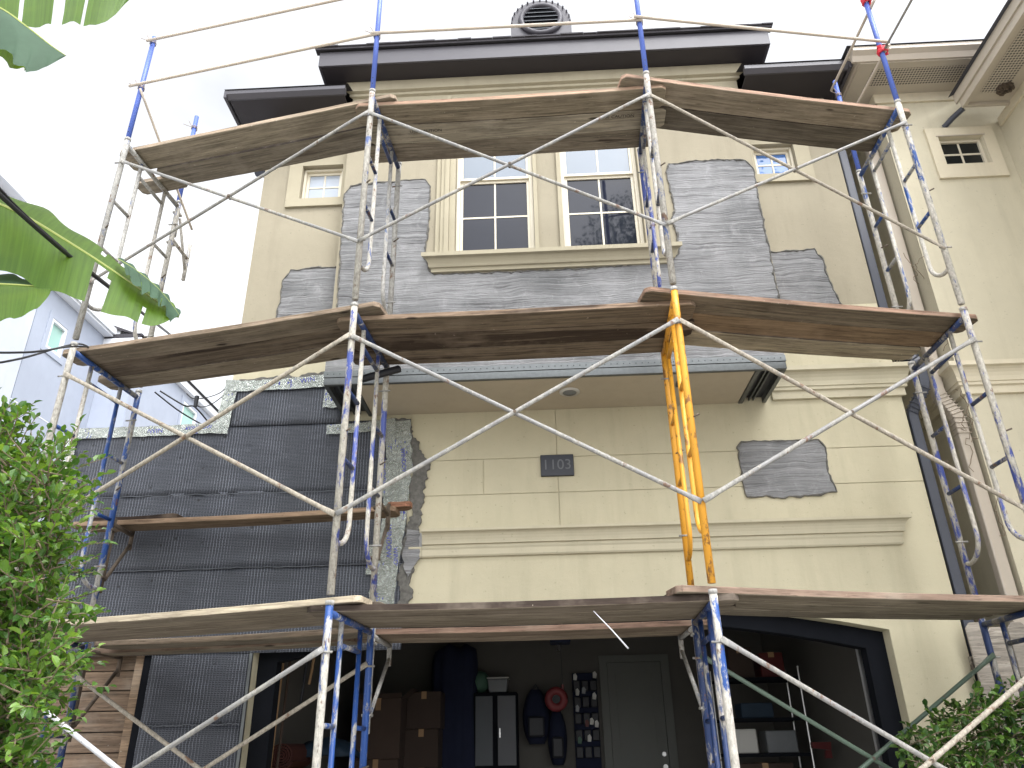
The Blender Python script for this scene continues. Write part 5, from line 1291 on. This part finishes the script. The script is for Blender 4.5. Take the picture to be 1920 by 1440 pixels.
# top left leaves
blade(P([(-200, -90, 2.3), (-100, -75, 2.3), (20, -60, 2.3), (120, -65, 2.3), (220, -70, 2.3), (330, -80, 2.3)]),
      P([(-200, 60, 2.15), (-100, 60, 2.12), (20, 62, 2.1), (110, 52, 2.1), (190, 50, 2.12), (240, 5, 2.2)]),
      P([(-200, -160, 2.4), (-100, -170, 2.4), (20, -180, 2.4), (120, -170, 2.4), (220, -150, 2.4), (330, -85, 2.3)]), [(0, 37, 1.2, .35), (0, 44, 1, .6), (0, 27, 1, .2)], 3)
blade(P([(-160, -60, 2.05), (-80, -20, 2.05), (0, 15, 2.05), (50, 50, 2.05), (95, 85, 2.06), (123, 104, 2.07)]),
      P([(-160, 90, 2.0), (-80, 85, 1.98), (0, 95, 1.97), (35, 125, 1.97), (65, 136, 2.0), (122, 106, 2.07)]),
      P([(-160, 60, 2.2), (-80, 90, 2.22), (-10, 105, 2.2), (30, 130, 2.15), (60, 130, 2.12), (122, 106, 2.07)]), [], 4, mats=('banana_top', 'banana'), rr=.007)

# cables
def cable(pts, r_, lab, n_=24):
    return tag(G().tube(smooth([Vector(p) for p in pts], n_), r_, 6, True).build('utility_cable', 'cable', None, True), lab, 'cable', 'black utility cables at the left')
cable([at(-120, 250, 1.9), at(0, 366, 2.2), at(130, 480, 2.7), at(235, 562, 3.5), at(325, 632, 5.9)], .010, 'thick black cable crossing in front of the big banana leaf')
cable([at(-100, 215, 1.9), at(0, 355, 2.2), at(120, 468, 2.7), at(225, 552, 3.5), at(318, 628, 5.95)], .006, 'thin black cable running just above the thick cable')
cable([at(-60, 661, 3.6), at(60, 660, 4.0), at(130, 650, 4.6), at(172, 652, 4.9), at(170, 662, 5.2)], .007, 'black cable drooping level to the leftmost tower')
cable([at(-60, 690, 3.6), at(40, 672, 4.0), at(110, 652, 4.6), at(150, 645, 4.9), at(174, 655, 5.1)], .007, 'black cable rising to the leftmost tower')
cable([at(290, 735, 6.4), at(335, 770, 6.6), at(382, 798, 6.8)], .008, 'lower cable under the middle deck beside the mesh wall')
cable([at(300, 733, 6.4), at(345, 760, 6.5), at(365, 763, 6.55), at(392, 793, 6.7)], .008, 'upper cable under the middle deck beside the mesh wall')
cable([at(350, 738, 6.3), at(362, 747, 6.3), at(385, 746, 6.3), at(415, 735, 6.25), at(430, 715, 6.2)], .005, 'thin looping cable at the corner of the mesh wall')
cable([at(368, 750, 6.3), at(372, 762, 6.3), at(392, 760, 6.3), at(418, 742, 6.25), at(432, 720, 6.2)], .005, 'second thin looping cable at the corner of the mesh wall')
c = at(368, 752, 6.3); tag(bevel(G().tube([c+Vector((0, 0, -.06)), c+Vector((0, 0, .05))], [.018, .022], 8).build('cable_clamp', 'black'), .003), 'small black cable clamp hanging by the mesh wall corner', 'cable clamp')

# oak across the street, met in the photograph only as a reflection in the window panes
oak = thing('oak_tree', 'tall oak across the street mirrored in the upper windows', 'tree', (4.5, -10, GZ))
G().tube([(4.5, -10, GZ), (4.5, -10.1, 5), (4.7, -10, 10), (5.0, -9.8, 15)], [.5, .42, .3, .12], 12).tube([(4.6, -10, 8), (6.4, -10.5, 13), (7.5, -10, 16)], [.2, .14, .05], 8).tube([(4.6, -10, 9), (3.5, -9.5, 13), (3, -9.5, 16.5)], [.2, .14, .05], 8).build('trunk', 'bark', oak, True)
ms = G()
cl = [(random.uniform(2.4, 9), random.uniform(-13, -8), random.uniform(11, 20), random.uniform(.8, 1.6)) for _ in range(50)]
for (x, y, z, r_) in cl:
    for k in range(420):
        d = Vector((random.gauss(0, 1), random.gauss(0, 1), random.gauss(0, .8))).normalized()*r_*random.random()**.4
        a_, b_ = leaf_verts(Vector((x, y, z))+d, Vector((random.uniform(-1, 1), random.uniform(-1, 1), random.uniform(-.6, .6))), Vector((random.uniform(-.5, .5), random.uniform(-.5, .5), 1)), random.uniform(.09, .17), .075); ms.add(a_, b_)
ms.build('crown', 'leaf_dark', oak)['kind'] = 'stuff'
